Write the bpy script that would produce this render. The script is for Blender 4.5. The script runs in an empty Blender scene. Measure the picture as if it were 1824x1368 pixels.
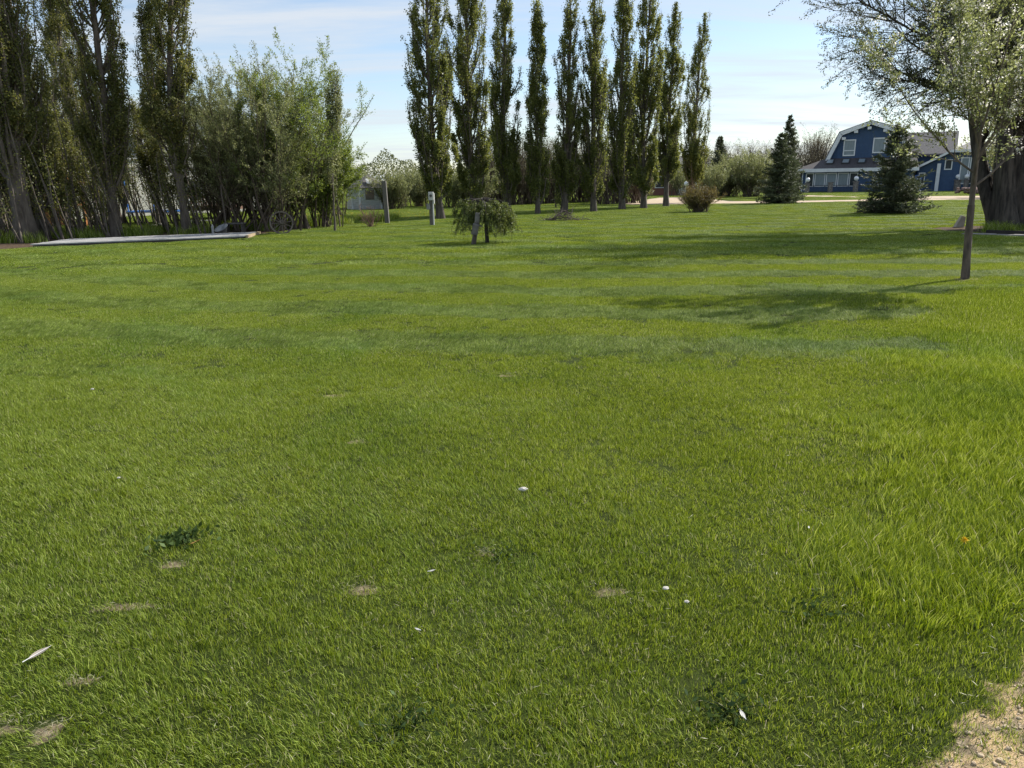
import bpy, math, random
import numpy as np
from mathutils import Vector, Matrix, Euler
C = bpy.context.scene.collection
R = math.radians

# ------------------------------------------------------------------ camera
FPX, CX, CY, CAMH = 1330.0, 912.0, 684.0, 1.6
PITCH, ROLL = R(15.07), R(0.8)
cd = bpy.data.cameras.new('camera'); cam = bpy.data.objects.new('camera', cd); C.objects.link(cam)
cd.sensor_width = 36; cd.lens = FPX / 1824 * 36; cd.clip_end = 3000; cd.clip_start = 0.05
cm = Euler((math.pi / 2 - PITCH, 0, 0)).to_matrix() @ Matrix.Rotation(-ROLL, 3, 'Z')
cam.matrix_world = Matrix.Translation((0, 0, CAMH)) @ cm.to_4x4()
bpy.context.scene.camera = cam
cmn = np.array(cm)

# ------------------------------------------------------------------ sun and sky
SUN_EL, SUN_AZ = R(40), R(56)
world = bpy.data.worlds.new('World'); bpy.context.scene.world = world; world.use_nodes = True
nt = world.node_tree; nt.nodes.clear()
def N(t, typ, **kw):
    n = t.nodes.new(typ)
    for k, v in kw.items():
        if k.startswith('i_'):
            n.inputs[k[2:].replace('_', ' ')].default_value = v
        else: setattr(n, k, v)
    return n
wo = N(nt, 'ShaderNodeOutputWorld'); bg = N(nt, 'ShaderNodeBackground'); bg.inputs['Strength'].default_value = 0.108
sky = N(nt, 'ShaderNodeTexSky', sky_type='NISHITA', sun_disc=False, sun_elevation=SUN_EL, sun_rotation=SUN_AZ,
        air_density=1.0, dust_density=0.5, ozone_density=2.0, altitude=300)
tc = N(nt, 'ShaderNodeTexCoord'); sx = N(nt, 'ShaderNodeSeparateXYZ'); nt.links.new(tc.outputs['Generated'], sx.inputs[0])
zz = N(nt, 'ShaderNodeMath', operation='MAXIMUM'); nt.links.new(sx.outputs['Z'], zz.inputs[0]); zz.inputs[1].default_value = 0.0
za = N(nt, 'ShaderNodeMath', operation='ADD'); nt.links.new(zz.outputs[0], za.inputs[0]); za.inputs[1].default_value = 0.12
dx = N(nt, 'ShaderNodeMath', operation='DIVIDE'); dy = N(nt, 'ShaderNodeMath', operation='DIVIDE')
nt.links.new(sx.outputs['X'], dx.inputs[0]); nt.links.new(za.outputs[0], dx.inputs[1])
nt.links.new(sx.outputs['Y'], dy.inputs[0]); nt.links.new(za.outputs[0], dy.inputs[1])
cx = N(nt, 'ShaderNodeCombineXYZ'); nt.links.new(dx.outputs[0], cx.inputs[0]); nt.links.new(dy.outputs[0], cx.inputs[1])
mp = N(nt, 'ShaderNodeMapping'); mp.inputs['Scale'].default_value = (0.32, 1.25, 1); mp.inputs['Rotation'].default_value = (0, 0, R(-12))
nt.links.new(cx.outputs[0], mp.inputs[0])
nz = N(nt, 'ShaderNodeTexNoise', i_Scale=1.5, i_Detail=9.0, i_Roughness=0.6, i_Distortion=0.5); nt.links.new(mp.outputs[0], nz.inputs['Vector'])
cr = N(nt, 'ShaderNodeValToRGB'); cr.color_ramp.elements[0].position = 0.40; cr.color_ramp.elements[1].position = 0.64
cr.color_ramp.elements[0].color = (0.14, 0.14, 0.14, 1); cr.color_ramp.elements[1].color = (0.92, 0.92, 0.92, 1)
nt.links.new(nz.outputs['Fac'], cr.inputs[0])
mx = N(nt, 'ShaderNodeMix', data_type='RGBA'); nt.links.new(cr.outputs[0], mx.inputs[0])
nt.links.new(sky.outputs[0], mx.inputs[6]); mx.inputs[7].default_value = (4.7, 5.1, 5.6, 1)
nt.links.new(mx.outputs[2], bg.inputs[0]); nt.links.new(bg.outputs[0], wo.inputs[0])
sd = bpy.data.lights.new('sun', 'SUN'); so = bpy.data.objects.new('sun', sd); C.objects.link(so)
sd.energy = 5.0; sd.angle = R(0.6); sd.color = (1.0, 0.95, 0.86)
ts = Vector((math.sin(SUN_AZ) * math.cos(SUN_EL), math.cos(SUN_AZ) * math.cos(SUN_EL), math.sin(SUN_EL)))
so.rotation_euler = ts.to_track_quat('Z', 'Y').to_euler(); so.location = (40, 30, 40)
vs = bpy.context.scene.view_settings; vs.view_transform = 'Standard'; vs.look = 'None'; vs.exposure = 0.57; vs.gamma = 1
bpy.context.scene.cycles.transparent_max_bounces = 8
bpy.context.scene.cycles.max_bounces = 6

# ------------------------------------------------------------------ helpers: pixels of the photograph to places
def ray(x, y):
    return cmn @ np.array([(x - CX) / FPX, -(y - CY) / FPX, -1.0])
def G(x, y, z=0.0):
    d = ray(x, y); t = (z - CAMH) / d[2]; return np.array([d[0] * t, d[1] * t, z])
def Pt(x, y, Y):
    d = ray(x, y); t = Y / d[1]; return np.array([d[0] * t, Y, CAMH + d[2] * t])

# ------------------------------------------------------------------ helpers: materials
def new_mat(name):
    m = bpy.data.materials.new(name); m.use_nodes = True; t = m.node_tree
    b = t.nodes['Principled BSDF']; return m, t, b
def mat(name, c1, c2=None, rough=0.7, scale=6.0, bump=0.0, stretch=(1, 1, 1), metal=0.0, lo=0.35, hi=0.65, detail=6.0, bdist=0.01):
    m, t, b = new_mat(name)
    b.inputs['Roughness'].default_value = rough; b.inputs['Metallic'].default_value = metal
    tcn = N(t, 'ShaderNodeTexCoord'); mpn = N(t, 'ShaderNodeMapping'); mpn.inputs['Scale'].default_value = stretch
    t.links.new(tcn.outputs['Object'], mpn.inputs[0])
    n = N(t, 'ShaderNodeTexNoise', i_Scale=scale, i_Detail=detail, i_Roughness=0.6); t.links.new(mpn.outputs[0], n.inputs['Vector'])
    r = N(t, 'ShaderNodeValToRGB'); r.color_ramp.elements[0].position = lo; r.color_ramp.elements[1].position = hi
    c2 = c2 or tuple(v * 0.75 for v in c1)
    r.color_ramp.elements[0].color = (*c1, 1); r.color_ramp.elements[1].color = (*c2, 1)
    t.links.new(n.outputs['Fac'], r.inputs[0]); t.links.new(r.outputs[0], b.inputs['Base Color'])
    if bump:
        bp = N(t, 'ShaderNodeBump', i_Strength=bump, i_Distance=bdist); t.links.new(n.outputs['Fac'], bp.inputs['Height'])
        t.links.new(bp.outputs[0], b.inputs['Normal'])
    return m
def leaf_mat(name, stops, trans=0.35, rough=0.45, nscale=0.8, namt=0.25, spec=0.4):
    """stops: colours picked per leaf by the attribute var"""
    m, t, b = new_mat(name)
    a = N(t, 'ShaderNodeAttribute', attribute_name='var')
    geo = N(t, 'ShaderNodeNewGeometry')
    n = N(t, 'ShaderNodeTexNoise', i_Scale=nscale, i_Detail=3.0); t.links.new(geo.outputs['Position'], n.inputs['Vector'])
    s = N(t, 'ShaderNodeMath', operation='SUBTRACT'); t.links.new(n.outputs['Fac'], s.inputs[0]); s.inputs[1].default_value = 0.5
    ml = N(t, 'ShaderNodeMath', operation='MULTIPLY_ADD'); t.links.new(s.outputs[0], ml.inputs[0]); ml.inputs[1].default_value = namt * 4
    t.links.new(a.outputs['Fac'], ml.inputs[2]); ml.use_clamp = True
    r = N(t, 'ShaderNodeValToRGB'); el = r.color_ramp.elements
    while len(el) < len(stops): el.new(0.5)
    for i, (p, c) in enumerate(stops): el[i].position = p; el[i].color = (*c, 1)
    t.links.new(ml.outputs[0], r.inputs[0]); t.links.new(r.outputs[0], b.inputs['Base Color'])
    b.inputs['Roughness'].default_value = rough; b.inputs['Specular IOR Level'].default_value = spec
    tr = N(t, 'ShaderNodeBsdfTranslucent'); mi = N(t, 'ShaderNodeMixShader'); mi.inputs[0].default_value = trans
    hs = N(t, 'ShaderNodeHueSaturation', i_Hue=0.48, i_Saturation=1.15, i_Value=1.5); t.links.new(r.outputs[0], hs.inputs['Color'])
    t.links.new(hs.outputs[0], tr.inputs[0])
    out = t.nodes['Material Output']; t.links.new(b.outputs[0], mi.inputs[1]); t.links.new(tr.outputs[0], mi.inputs[2]); t.links.new(mi.outputs[0], out.inputs[0])
    return m

# ------------------------------------------------------------------ helpers: meshes
def npmesh(name, V, F, m, attr=None, smooth=False):
    """V (n,3); F (m,k) faces of one size"""
    me = bpy.data.meshes.new(name); V = np.asarray(V, dtype=np.float32); F = np.asarray(F, dtype=np.int32); k = F.shape[1]
    me.vertices.add(len(V)); me.vertices.foreach_set('co', V.ravel())
    me.loops.add(F.size); me.loops.foreach_set('vertex_index', F.ravel())
    me.polygons.add(len(F)); me.polygons.foreach_set('loop_start', np.arange(len(F), dtype=np.int32) * k)
    me.polygons.foreach_set('loop_total', np.full(len(F), k, dtype=np.int32))
    if smooth: me.polygons.foreach_set('use_smooth', np.ones(len(F), dtype=bool))
    if attr is not None:
        at = me.attributes.new('var', 'FLOAT', 'FACE'); at.data.foreach_set('value', np.asarray(attr, dtype=np.float32))
    me.update(calc_edges=True)
    if m: me.materials.append(m)
    return me
def link(name, me, parent=None, loc=None, rot=None):
    o = bpy.data.objects.new(name, me); C.objects.link(o)
    if parent: o.parent = parent
    if loc is not None: o.location = loc
    if rot is not None: o.rotation_euler = rot
    return o
def tag(o, label=None, cat=None, group=None, kind=None):
    if label: o['label'] = label
    if cat: o['category'] = cat
    if group: o['group'] = group
    if kind: o['kind'] = kind
    return o
def empty(name, loc, label, cat, rz=0.0, group=None):
    o = bpy.data.objects.new(name, None); C.objects.link(o); o.location = loc; o.rotation_euler = (0, 0, rz); o.empty_display_size = 0.2
    return tag(o, label, cat, group)
def copy_tree(o, parent=None):
    c = o.copy(); C.objects.link(c); c.parent = parent
    for ch in [x for x in bpy.data.objects if x.parent == o]: copy_tree(ch, c)
    return c
class MB:
    def __init__(s): s.v = []; s.f = []
    def add(s, vs, fs):
        n = len(s.v); s.v += [tuple(v) for v in vs]; s.f += [tuple(i + n for i in f) for f in fs]; return s
    def box(s, x0, x1, y0, y1, z0, z1, M=None):
        vs = [Vector(v) for v in ((x0, y0, z0), (x1, y0, z0), (x1, y1, z0), (x0, y1, z0), (x0, y0, z1), (x1, y0, z1), (x1, y1, z1), (x0, y1, z1))]
        if M is not None: vs = [M @ v for v in vs]
        return s.add(vs, [(0, 3, 2, 1), (4, 5, 6, 7), (0, 1, 5, 4), (1, 2, 6, 5), (2, 3, 7, 6), (3, 0, 4, 7)])
    def prism(s, poly, y0, y1):   # polygon in xz, extruded along y
        n = len(poly); vs = [(p[0], y0, p[1]) for p in poly] + [(p[0], y1, p[1]) for p in poly]
        return s.add(vs, [tuple(range(n)), tuple(range(2 * n - 1, n - 1, -1))] + [(i, i + n, (i + 1) % n + n, (i + 1) % n) for i in range(n)])
    def slab(s, pts, th):         # polygon of 3d points pushed down by th
        n = len(pts); vs = [tuple(p) for p in pts] + [(p[0], p[1], p[2] - th) for p in pts]
        return s.add(vs, [tuple(range(n)), tuple(range(2 * n - 1, n - 1, -1))] + [(i, i + n, (i + 1) % n + n, (i + 1) % n) for i in range(n)])
    def bar(s, a, b, ra, rb=None, n=8):
        a = Vector(a); b = Vector(b); rb = ra if rb is None else rb; d = (b - a).normalized(); u = d.orthogonal().normalized(); w = d.cross(u)
        vs = []
        for c, r in ((a, ra), (b, rb)):
            for i in range(n):
                t = 2 * math.pi * i / n; vs.append(c + u * math.cos(t) * r + w * math.sin(t) * r)
        return s.add(vs, [(i, (i + 1) % n, (i + 1) % n + n, i + n) for i in range(n)] + [tuple(range(n - 1, -1, -1)), tuple(range(n, 2 * n))])
    def ball(s, c, r, nu=14, nv=9, sc=(1, 1, 1), jit=0.0, seed=0):
        rg = random.Random(seed); vs = []; fs = []
        for j in range(nv + 1):
            ph = math.pi * j / nv
            for i in range(nu):
                t = 2 * math.pi * i / nu; k = r * (1 + rg.uniform(-jit, jit))
                vs.append((c[0] + sc[0] * k * math.sin(ph) * math.cos(t), c[1] + sc[1] * k * math.sin(ph) * math.sin(t), c[2] + sc[2] * k * math.cos(ph)))
        for j in range(nv):
            for i in range(nu): fs.append((j * nu + i, (j + 1) * nu + i, (j + 1) * nu + (i + 1) % nu, j * nu + (i + 1) % nu))
        return s.add(vs, fs)
    def ring(s, c, ax, r0, r1, w, n=48):    # flat ring around axis ax; r0..r1 radii, w width along axis
        ax = Vector(ax).normalized(); u = ax.orthogonal().normalized(); q = ax.cross(u); c = Vector(c); vs = []; fs = []
        for i in range(n):
            t = 2 * math.pi * i / n; d = u * math.cos(t) + q * math.sin(t)
            for r, k in ((r0, -w / 2), (r1, -w / 2), (r1, w / 2), (r0, w / 2)): vs.append(c + d * r + ax * k)
        for i in range(n):
            j = (i + 1) % n
            for k in range(4): fs.append((i * 4 + k, j * 4 + k, j * 4 + (k + 1) % 4, i * 4 + (k + 1) % 4))
        return s.add(vs, fs)
    def build(s, name, m, parent=None, bevel=0.0, smooth=False, loc=None, rot=None):
        me = bpy.data.meshes.new(name); me.from_pydata([tuple(v) for v in s.v], [], s.f); me.materials.append(m); me.update()
        if smooth: me.polygons.foreach_set('use_smooth', np.ones(len(me.polygons), dtype=bool))
        o = link(name, me, parent, loc, rot)
        if bevel:
            b = o.modifiers.new('bevel', 'BEVEL'); b.width = bevel; b.segments = 2; b.limit_method = 'ANGLE'
        return o

# ------------------------------------------------------------------ helpers: plants
def unit(a): return a / np.maximum(np.linalg.norm(a, axis=-1, keepdims=True), 1e-9)
def tubes(P, Rr, S=6, rough=0.0, rng=None):
    """P (N,K,3) Rr (N,K) -> verts, quads"""
    n, K = Rr.shape; T = np.gradient(P, axis=1); T = unit(T)
    ref = np.zeros((n, 1, 3)); ref[..., 0] = 0.31; ref[..., 1] = 0.93; ref[..., 2] = 0.17
    U = unit(np.cross(T, np.broadcast_to(ref, T.shape))); W = np.cross(T, U)
    th = np.arange(S) * 2 * np.pi / S
    rr = Rr[:, :, None] * (1 + (rough * rng.standard_normal((n, 1, S)) if rough else 0) + (0.4 * rough * rng.standard_normal((n, K, S)) if rough else 0))
    V = P[:, :, None] + (U[:, :, None] * np.cos(th)[:, None] + W[:, :, None] * np.sin(th)[:, None]) * rr[..., None]
    idx = np.arange(n * K * S).reshape(n, K, S); a = idx[:, :-1]; b = idx[:, 1:]
    F = np.stack([a, np.roll(a, -1, 2), np.roll(b, -1, 2), b], -1).reshape(-1, 4)
    return V.reshape(-1, 3), F
def join(parts):
    V = []; F = []; n = 0
    for v, f in parts: V.append(v); F.append(f + n); n += len(v)
    return np.concatenate(V), np.concatenate(F)
def leaves(P, size, rng, asp=0.62, axis=None, spread=1.0, flat=0.0):
    n = len(P); size = np.broadcast_to(size, (n,)) * rng.uniform(0.65, 1.25, n)
    A = rng.standard_normal((n, 3)) * spread
    if axis is not None: A = A + axis
    A = unit(A); B = rng.standard_normal((n, 3)); B[:, 2] *= (1 - flat); B = unit(np.cross(A, B)); L = size[:, None]
    nrm = np.cross(A, B)
    V = np.stack([P, P + A * L * .42 + B * L * asp / 2 + nrm * L * .06, P + A * L, P + A * L * .42 - B * L * asp / 2 + nrm * L * .06], 1)
    return V.reshape(-1, 3), np.arange(n * 4).reshape(n, 4)
def grow(S0, D, L, r0, K, rng, wob=0.15, up=0.0, taper=0.75, upv=(0, 0, 1)):
    n = len(S0); P = np.zeros((n, K, 3)); P[:, 0] = S0; d = unit(D); st = (L / (K - 1))[:, None]; upv = np.array(upv, float)
    for k in range(1, K):
        d = unit(d + wob * rng.standard_normal((n, 3)) + up * upv)
        P[:, k] = P[:, k - 1] + d * st
    t = np.linspace(0, 1, K); return P, r0[:, None] * (1 - taper * t)[None]
def spawn(P, Rr, L, n, rng, t0=0.2, t1=1.0, ang=0.7, lf=0.5, rf=0.5, lrand=0.3, short=0.5, minr=0.0):
    N_, K = Rr.shape; i = np.repeat(np.arange(N_), n); t = rng.uniform(t0, t1, len(i)); f = t * (K - 1) * 0.9999; k = f.astype(int); u = (f - k)[:, None]
    p = P[i, k] * (1 - u) + P[i, k + 1] * u; d = unit(P[i, k + 1] - P[i, k])
    s = unit(np.cross(d, rng.standard_normal(d.shape)))
    a = ang * rng.uniform(0.6, 1.3, len(i))[:, None]; nd = d * np.cos(a) + s * np.sin(a)
    ln = L[i] * lf * (1 - short * t) * rng.uniform(1 - lrand, 1 + lrand, len(i)); r = np.maximum(Rr[i, k] * rf, minr)
    return p, nd, ln, r
def on_twigs(P, n, rng, jit, t0=0.15):
    N_, K = P.shape[:2]; i = rng.integers(0, N_, n); t = rng.uniform(t0, 1, n); f = t * (K - 1) * 0.9999; k = f.astype(int); u = (f - k)[:, None]
    return P[i, k] * (1 - u) + P[i, k + 1] * u + jit * rng.standard_normal((n, 3)), unit(P[i, k + 1] - P[i, k])
def plant(name, base, parts, crown, leafm, barkm, label, cat, group=None, split=1, crown_name='crown'):
    """parts: list of (verts, faces): first `split` make the trunk, the rest the branches; crown: (V,F,var)"""
    base = np.array(base, float)
    e = empty(name, tuple(base), label, cat, 0, group)
    v, f = join(parts[:split]); link('trunk' if split else 'stems', npmesh('trunk', v - base, f, barkm, smooth=True), e)
    if len(parts) > split:
        v, f = join(parts[split:]); link('branches', npmesh('branches', v - base, f, barkm, smooth=True), e)
    if crown is not None:
        for nm, (V, F, var), m in (crown if isinstance(crown, list) else [(crown_name, crown, leafm)]):
            link(nm, npmesh(nm, V - base, F, m, attr=var), e)
    return e

bark_grey = mat('bark_grey', (0.16, 0.135, 0.11), (0.07, 0.055, 0.045), 0.9, 9, 0.6, (1, 1, 0.25), bdist=0.03)
bark_pale = mat('bark_pale', (0.27, 0.24, 0.20), (0.13, 0.11, 0.09), 0.9, 9, 0.5, (1, 1, 0.3), bdist=0.02)
bark_dark = mat('bark_dark', (0.095, 0.08, 0.066), (0.018, 0.015, 0.013), 0.95, 9, 1.0, (1, 1, 0.16), bdist=0.06)
bark_twig = mat('bark_twig', (0.13, 0.10, 0.075), (0.08, 0.06, 0.045), 0.9, 14)
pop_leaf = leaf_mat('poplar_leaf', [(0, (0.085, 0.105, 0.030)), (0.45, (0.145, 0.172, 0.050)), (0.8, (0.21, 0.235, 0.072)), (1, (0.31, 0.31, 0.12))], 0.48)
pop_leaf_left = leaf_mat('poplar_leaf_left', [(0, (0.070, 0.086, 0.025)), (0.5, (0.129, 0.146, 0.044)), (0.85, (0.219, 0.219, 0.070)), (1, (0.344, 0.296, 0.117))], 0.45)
willow_leaf = leaf_mat('willow_leaf', [(0, (0.125, 0.144, 0.062)), (0.5, (0.200, 0.231, 0.098)), (0.85, (0.288, 0.312, 0.144)), (1, (0.400, 0.413, 0.237))], 0.42)
fresh_leaf = leaf_mat('fresh_leaf', [(0, (0.108, 0.156, 0.034)), (0.5, (0.168, 0.228, 0.050)), (1, (0.276, 0.348, 0.096))], 0.42)
dark_willow_leaf = leaf_mat('dark_willow_leaf', [(0, (0.061, 0.072, 0.031)), (0.5, (0.099, 0.116, 0.046)), (1, (0.176, 0.193, 0.088))], 0.32)
brown_leaf = leaf_mat('brown_bud_leaf', [(0, (0.10, 0.085, 0.05)), (0.5, (0.13, 0.12, 0.065)), (1, (0.19, 0.18, 0.10))], 0.3)
spruce_leaf = leaf_mat('spruce_needle', [(0, (0.048, 0.061, 0.033)), (0.5, (0.081, 0.101, 0.051)), (0.85, (0.123, 0.148, 0.078)), (1, (0.237, 0.254, 0.135))], 0.22, 0.6)
blossom = leaf_mat('blossom_petal', [(0, (0.62, 0.60, 0.55)), (1, (0.85, 0.83, 0.78))], 0.4)

# ------------------------------------------------------------------ ground
def gz(x, y):
    x = np.asarray(x, float); y = np.asarray(y, float)
    w = np.clip((15 - y) / 5, 0, 1) * np.clip((9 - np.abs(x)) / 3, 0, 1)
    return w * 0.022 * (np.sin(x * 1.1 + 0.7) * np.sin(y * 0.9 + 0.3) + 0.5 * np.sin(x * 2.7 + y * 1.9))
def blob(x, y, c, rx, ry, e=0.35):
    d = np.sqrt(((x - c[0]) / rx) ** 2 + ((y - c[1]) / ry) ** 2)
    d = d + e * 0.45 * (np.sin(x * 17 + y * 5) + np.sin(y * 23 - x * 7) + np.sin(x * 41 + 3) * 0.6) * 0.5
    return np.clip((1.0 - d) / e + 0.5, 0, 1)
DIRT = [(G(1719, 497), .26, .16), (G(312, 1008), 0.08, 0.028), (G(235, 1082), 0.14, 0.02), (G(1092, 1058), 0.08, 0.045), (G(596, 709), 0.09, 0.04), (G(642, 788), .07, .03),
        (G(640, 1050), 0.08, 0.025), (G(10, 1285), 0.07, 0.03), (G(140, 1215), .05, .02), (G(85, 1300), .04, .03), (G(905, 667), 0.08, 0.03), (G(865, 985), .05, .03)]
def corner(x, y):      # bare sandy corner at the lower right
    a = G(1610, 1395); b = G(1860, 1150)
    d = b - a; nrm = np.array([d[1], -d[0]]) / math.hypot(d[0], d[1])
    s = (x - a[0]) * nrm[0] + (y - a[1]) * nrm[1]
    return np.clip(s / 0.20 + 0.30 + 0.45 * np.sin(x * 13 + y * 3) * np.sin(y * 19 + 1) + 0.2 * np.sin(x * 37 - y * 29), 0, 1)
def f_dirt(x, y):
    m = np.zeros_like(x)
    for c, rx, ry in DIRT: m = np.maximum(m, blob(x, y, c, rx, ry, 0.7))
    return m
# litter bed under the trees on the left: a line from deck to shed
LB = [(-60, 19.5), (G(0, 447)[0], G(0, 447)[1]), (G(60, 441)[0], G(60, 441)[1] + .2), (G(437, 421)[0], G(437, 421)[1]), (G(480, 416)[0], G(480, 416)[1]),
      (G(560, 410)[0], G(560, 410)[1]), (G(700, 401)[0], G(700, 401)[1]), (0.0, 60)]
LBx = np.array([p[0] for p in LB]); LBy = np.array([p[1] for p in LB])
def f_litter(x, y):
    lo = np.interp(x, LBx, LBy); hi = lo + np.clip(6.5 - np.clip(x + 6, 0, 9) * 1.4, 0.5, 7)
    n = 0.35 * np.sin(x * 1.9) + 0.25 * np.sin(x * 4.3 + y)
    return np.clip((y - lo + n * .3) / 0.3, 0, 1) * np.clip((hi - y + n) / 0.8, 0, 1) * np.clip((G(545, 410)[0] - x) / .8, 0, 1)
wil = G(1800, 410); WX, WY = wil[0] + .5, wil[1]
def f_bed(x, y):
    return np.clip((1 - np.sqrt(((x - WX + .2) / 2.3) ** 2 + ((y - WY - 0.3) / 2.0) ** 2)) / 0.15 + .5 + .3 * np.sin(x * 7) * np.sin(y * 9), 0, 1)
xs = np.unique(np.concatenate([np.linspace(-900, -60, 12), np.linspace(-60, -8, 90), np.linspace(-8, 8, 250), np.linspace(8, 70, 100), np.linspace(70, 900, 12)]))
ys = np.unique(np.concatenate([np.linspace(-200, 0.5, 8), np.linspace(.5, 8, 170), np.linspace(8, 18, 60), np.linspace(18, 60, 100), np.linspace(60, 1500, 24)]))
GX, GY = np.meshgrid(xs, ys); gV = np.stack([GX, GY, gz(GX, GY)], -1).reshape(-1, 3)
gi = np.arange(gV.shape[0]).reshape(GX.shape)
gF = np.stack([gi[:-1, :-1], gi[:-1, 1:], gi[1:, 1:], gi[1:, :-1]], -1).reshape(-1, 4)
m, t, b = new_mat('lawn_soil'); b.inputs['Roughness'].default_value = 0.95
geo = N(t, 'ShaderNodeNewGeometry')
def noise(t, sc, det=5.0, rough=0.6, vec=None):
    n = N(t, 'ShaderNodeTexNoise', i_Scale=sc, i_Detail=det, i_Roughness=rough); t.links.new((vec or geo.outputs['Position']), n.inputs['Vector']); return n
def ramp(t, src, stops):
    r = N(t, 'ShaderNodeValToRGB'); el = r.color_ramp.elements
    while len(el) < len(stops): el.new(0.5)
    for i, (p, c) in enumerate(stops): el[i].position = p; el[i].color = (*c, 1)
    t.links.new(src, r.inputs[0]); return r
def mixc(t, fac, a, b_):
    mm = N(t, 'ShaderNodeMix', data_type='RGBA'); t.links.new(fac, mm.inputs[0])
    for s, i in ((a, 6), (b_, 7)): t.links.new(s, mm.inputs[i])
    return mm.outputs[2]
n1 = noise(t, 0.35, 6); n2 = noise(t, 45, 4); n3 = noise(t, 300, 3)
g1 = ramp(t, n1.outputs['Fac'], [(0.3, (0.035, 0.055, 0.010)), (0.7, (0.055, 0.075, 0.014))])
g2 = ramp(t, n2.outputs['Fac'], [(0.3, (0.02, 0.025, 0.008)), (0.7, (0.06, 0.07, 0.02))])
gm = N(t, 'ShaderNodeMix', data_type='RGBA'); gm.inputs[0].default_value = 0.45; t.links.new(g1.outputs[0], gm.inputs[6]); t.links.new(g2.outputs[0], gm.inputs[7])
soil = ramp(t, n2.outputs['Fac'], [(0.25, (0.09, 0.065, 0.045)), (0.5, (0.24, 0.19, 0.125)), (0.75, (0.40, 0.33, 0.22))])
sand = ramp(t, n3.outputs['Fac'], [(0.3, (0.18, 0.12, 0.08)), (0.42, (0.48, 0.34, 0.18)), (0.6, (0.62, 0.46, 0.26)), (0.78, (0.62, 0.58, 0.52))])
lit = ramp(t, noise(t, 14, 8, 0.75).outputs['Fac'], [(0.3, (0.035, 0.025, 0.018)), (0.5, (0.09, 0.062, 0.042)), (0.68, (0.16, 0.12, 0.08))])
def att(nm):
    a = N(t, 'ShaderNodeAttribute', attribute_name=nm); nn_ = noise(t, 28, 8, 0.8)
    q1 = N(t, 'ShaderNodeMath', operation='ADD'); t.links.new(a.outputs['Fac'], q1.inputs[0]); t.links.new(nn_.outputs['Fac'], q1.inputs[1])
    q2 = N(t, 'ShaderNodeMapRange'); q2.inputs[1].default_value = 0.86; q2.inputs[2].default_value = 1.12; t.links.new(q1.outputs[0], q2.inputs[0]); return q2.outputs[0]
c = mixc(t, att('dirt'), gm.outputs[2], soil.outputs[0]); c = mixc(t, att('litter'), c, lit.outputs[0]); sd_ = mixc(t, ramp(t, noise(t, 9, 6, .7).outputs['Fac'], [(.46, (0, 0, 0)), (.6, (1, 1, 1))]).outputs[0], sand.outputs[0], soil.outputs[0]); c = mixc(t, att('sand'), c, sd_)
t.links.new(c, b.inputs['Base Color']); b.inputs['Specular IOR Level'].default_value = 0.08
bp = N(t, 'ShaderNodeBump', i_Strength=0.8, i_Distance=0.008); t.links.new(n3.outputs['Fac'], bp.inputs['Height']); t.links.new(bp.outputs[0], b.inputs['Normal'])
gme = npmesh('ground', gV, gF, m, smooth=True)
fx, fy = gV[:, 0].astype(float), gV[:, 1].astype(float)
for nm, fn in (('dirt', f_dirt), ('litter', lambda x, y: np.maximum(f_litter(x, y), f_bed(x, y))), ('sand', corner)):
    a = gme.attributes.new(nm, 'FLOAT', 'POINT'); a.data.foreach_set('value', fn(fx, fy).astype(np.float32))
tag(link('ground', gme), kind='structure')

# gravel driveway: two arms that meet on the right
gravel = mat('gravel', (0.50, 0.39, 0.27), (0.38, 0.29, 0.20), 0.95, 3, 0.4, detail=12, lo=0.3, hi=0.7)
DRV = []
def on_drive(x, y):
    m_ = np.zeros_like(x, bool)
    for tp_, bt_ in DRV: m_ |= (x > bt_[0, 0]) & (x < bt_[-1, 0]) & (y > np.interp(x, bt_[:, 0], bt_[:, 1]) - .3 + .25 * np.sin(x * 3)) & (y < np.interp(x, tp_[:, 0], tp_[:, 1]) + .3)
    return m_
def strip(name, pix_top, pix_bot, z=0.012):
    DRV.append((np.array([G(*p) for p in pix_top]), np.array([G(*p) for p in pix_bot])))
    top = [G(*p) for p in pix_top]; bot = [G(*p) for p in pix_bot]; V = []; F = []
    for a, b_ in zip(top, bot): V += [(a[0], a[1], z), (b_[0], b_[1], z)]
    for i in range(len(top) - 1): F.append((2 * i + 1, 2 * i + 3, 2 * i + 2, 2 * i))
    me = bpy.data.meshes.new(name); me.from_pydata(V, [], F); me.materials.append(gravel); return tag(link(name, me), kind='structure')
strip('driveway', [(1112, 361), (1140, 357.5), (1170, 352.5), (1232, 351), (1300, 358.8), (1380, 358.2), (1440, 357.6), (1530, 356.0), (1600, 352), (1650, 349.6), (1740, 349.0), (1830, 348), (2100, 345)],
      [(1112, 364), (1140, 364.5), (1170, 364), (1232, 363.5), (1300, 362.6), (1380, 361.8), (1440, 360.4), (1530, 358.6), (1600, 357.5), (1650, 356.8), (1740, 355.8), (1830, 355), (2100, 352)])
strip('gravel_path', [(1425, 348.4), (1480, 347.9), (1540, 348.3), (1595, 350.5)], [(1425, 350.4), (1480, 350.6), (1540, 352.0), (1595, 354.0)], 0.017)

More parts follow.
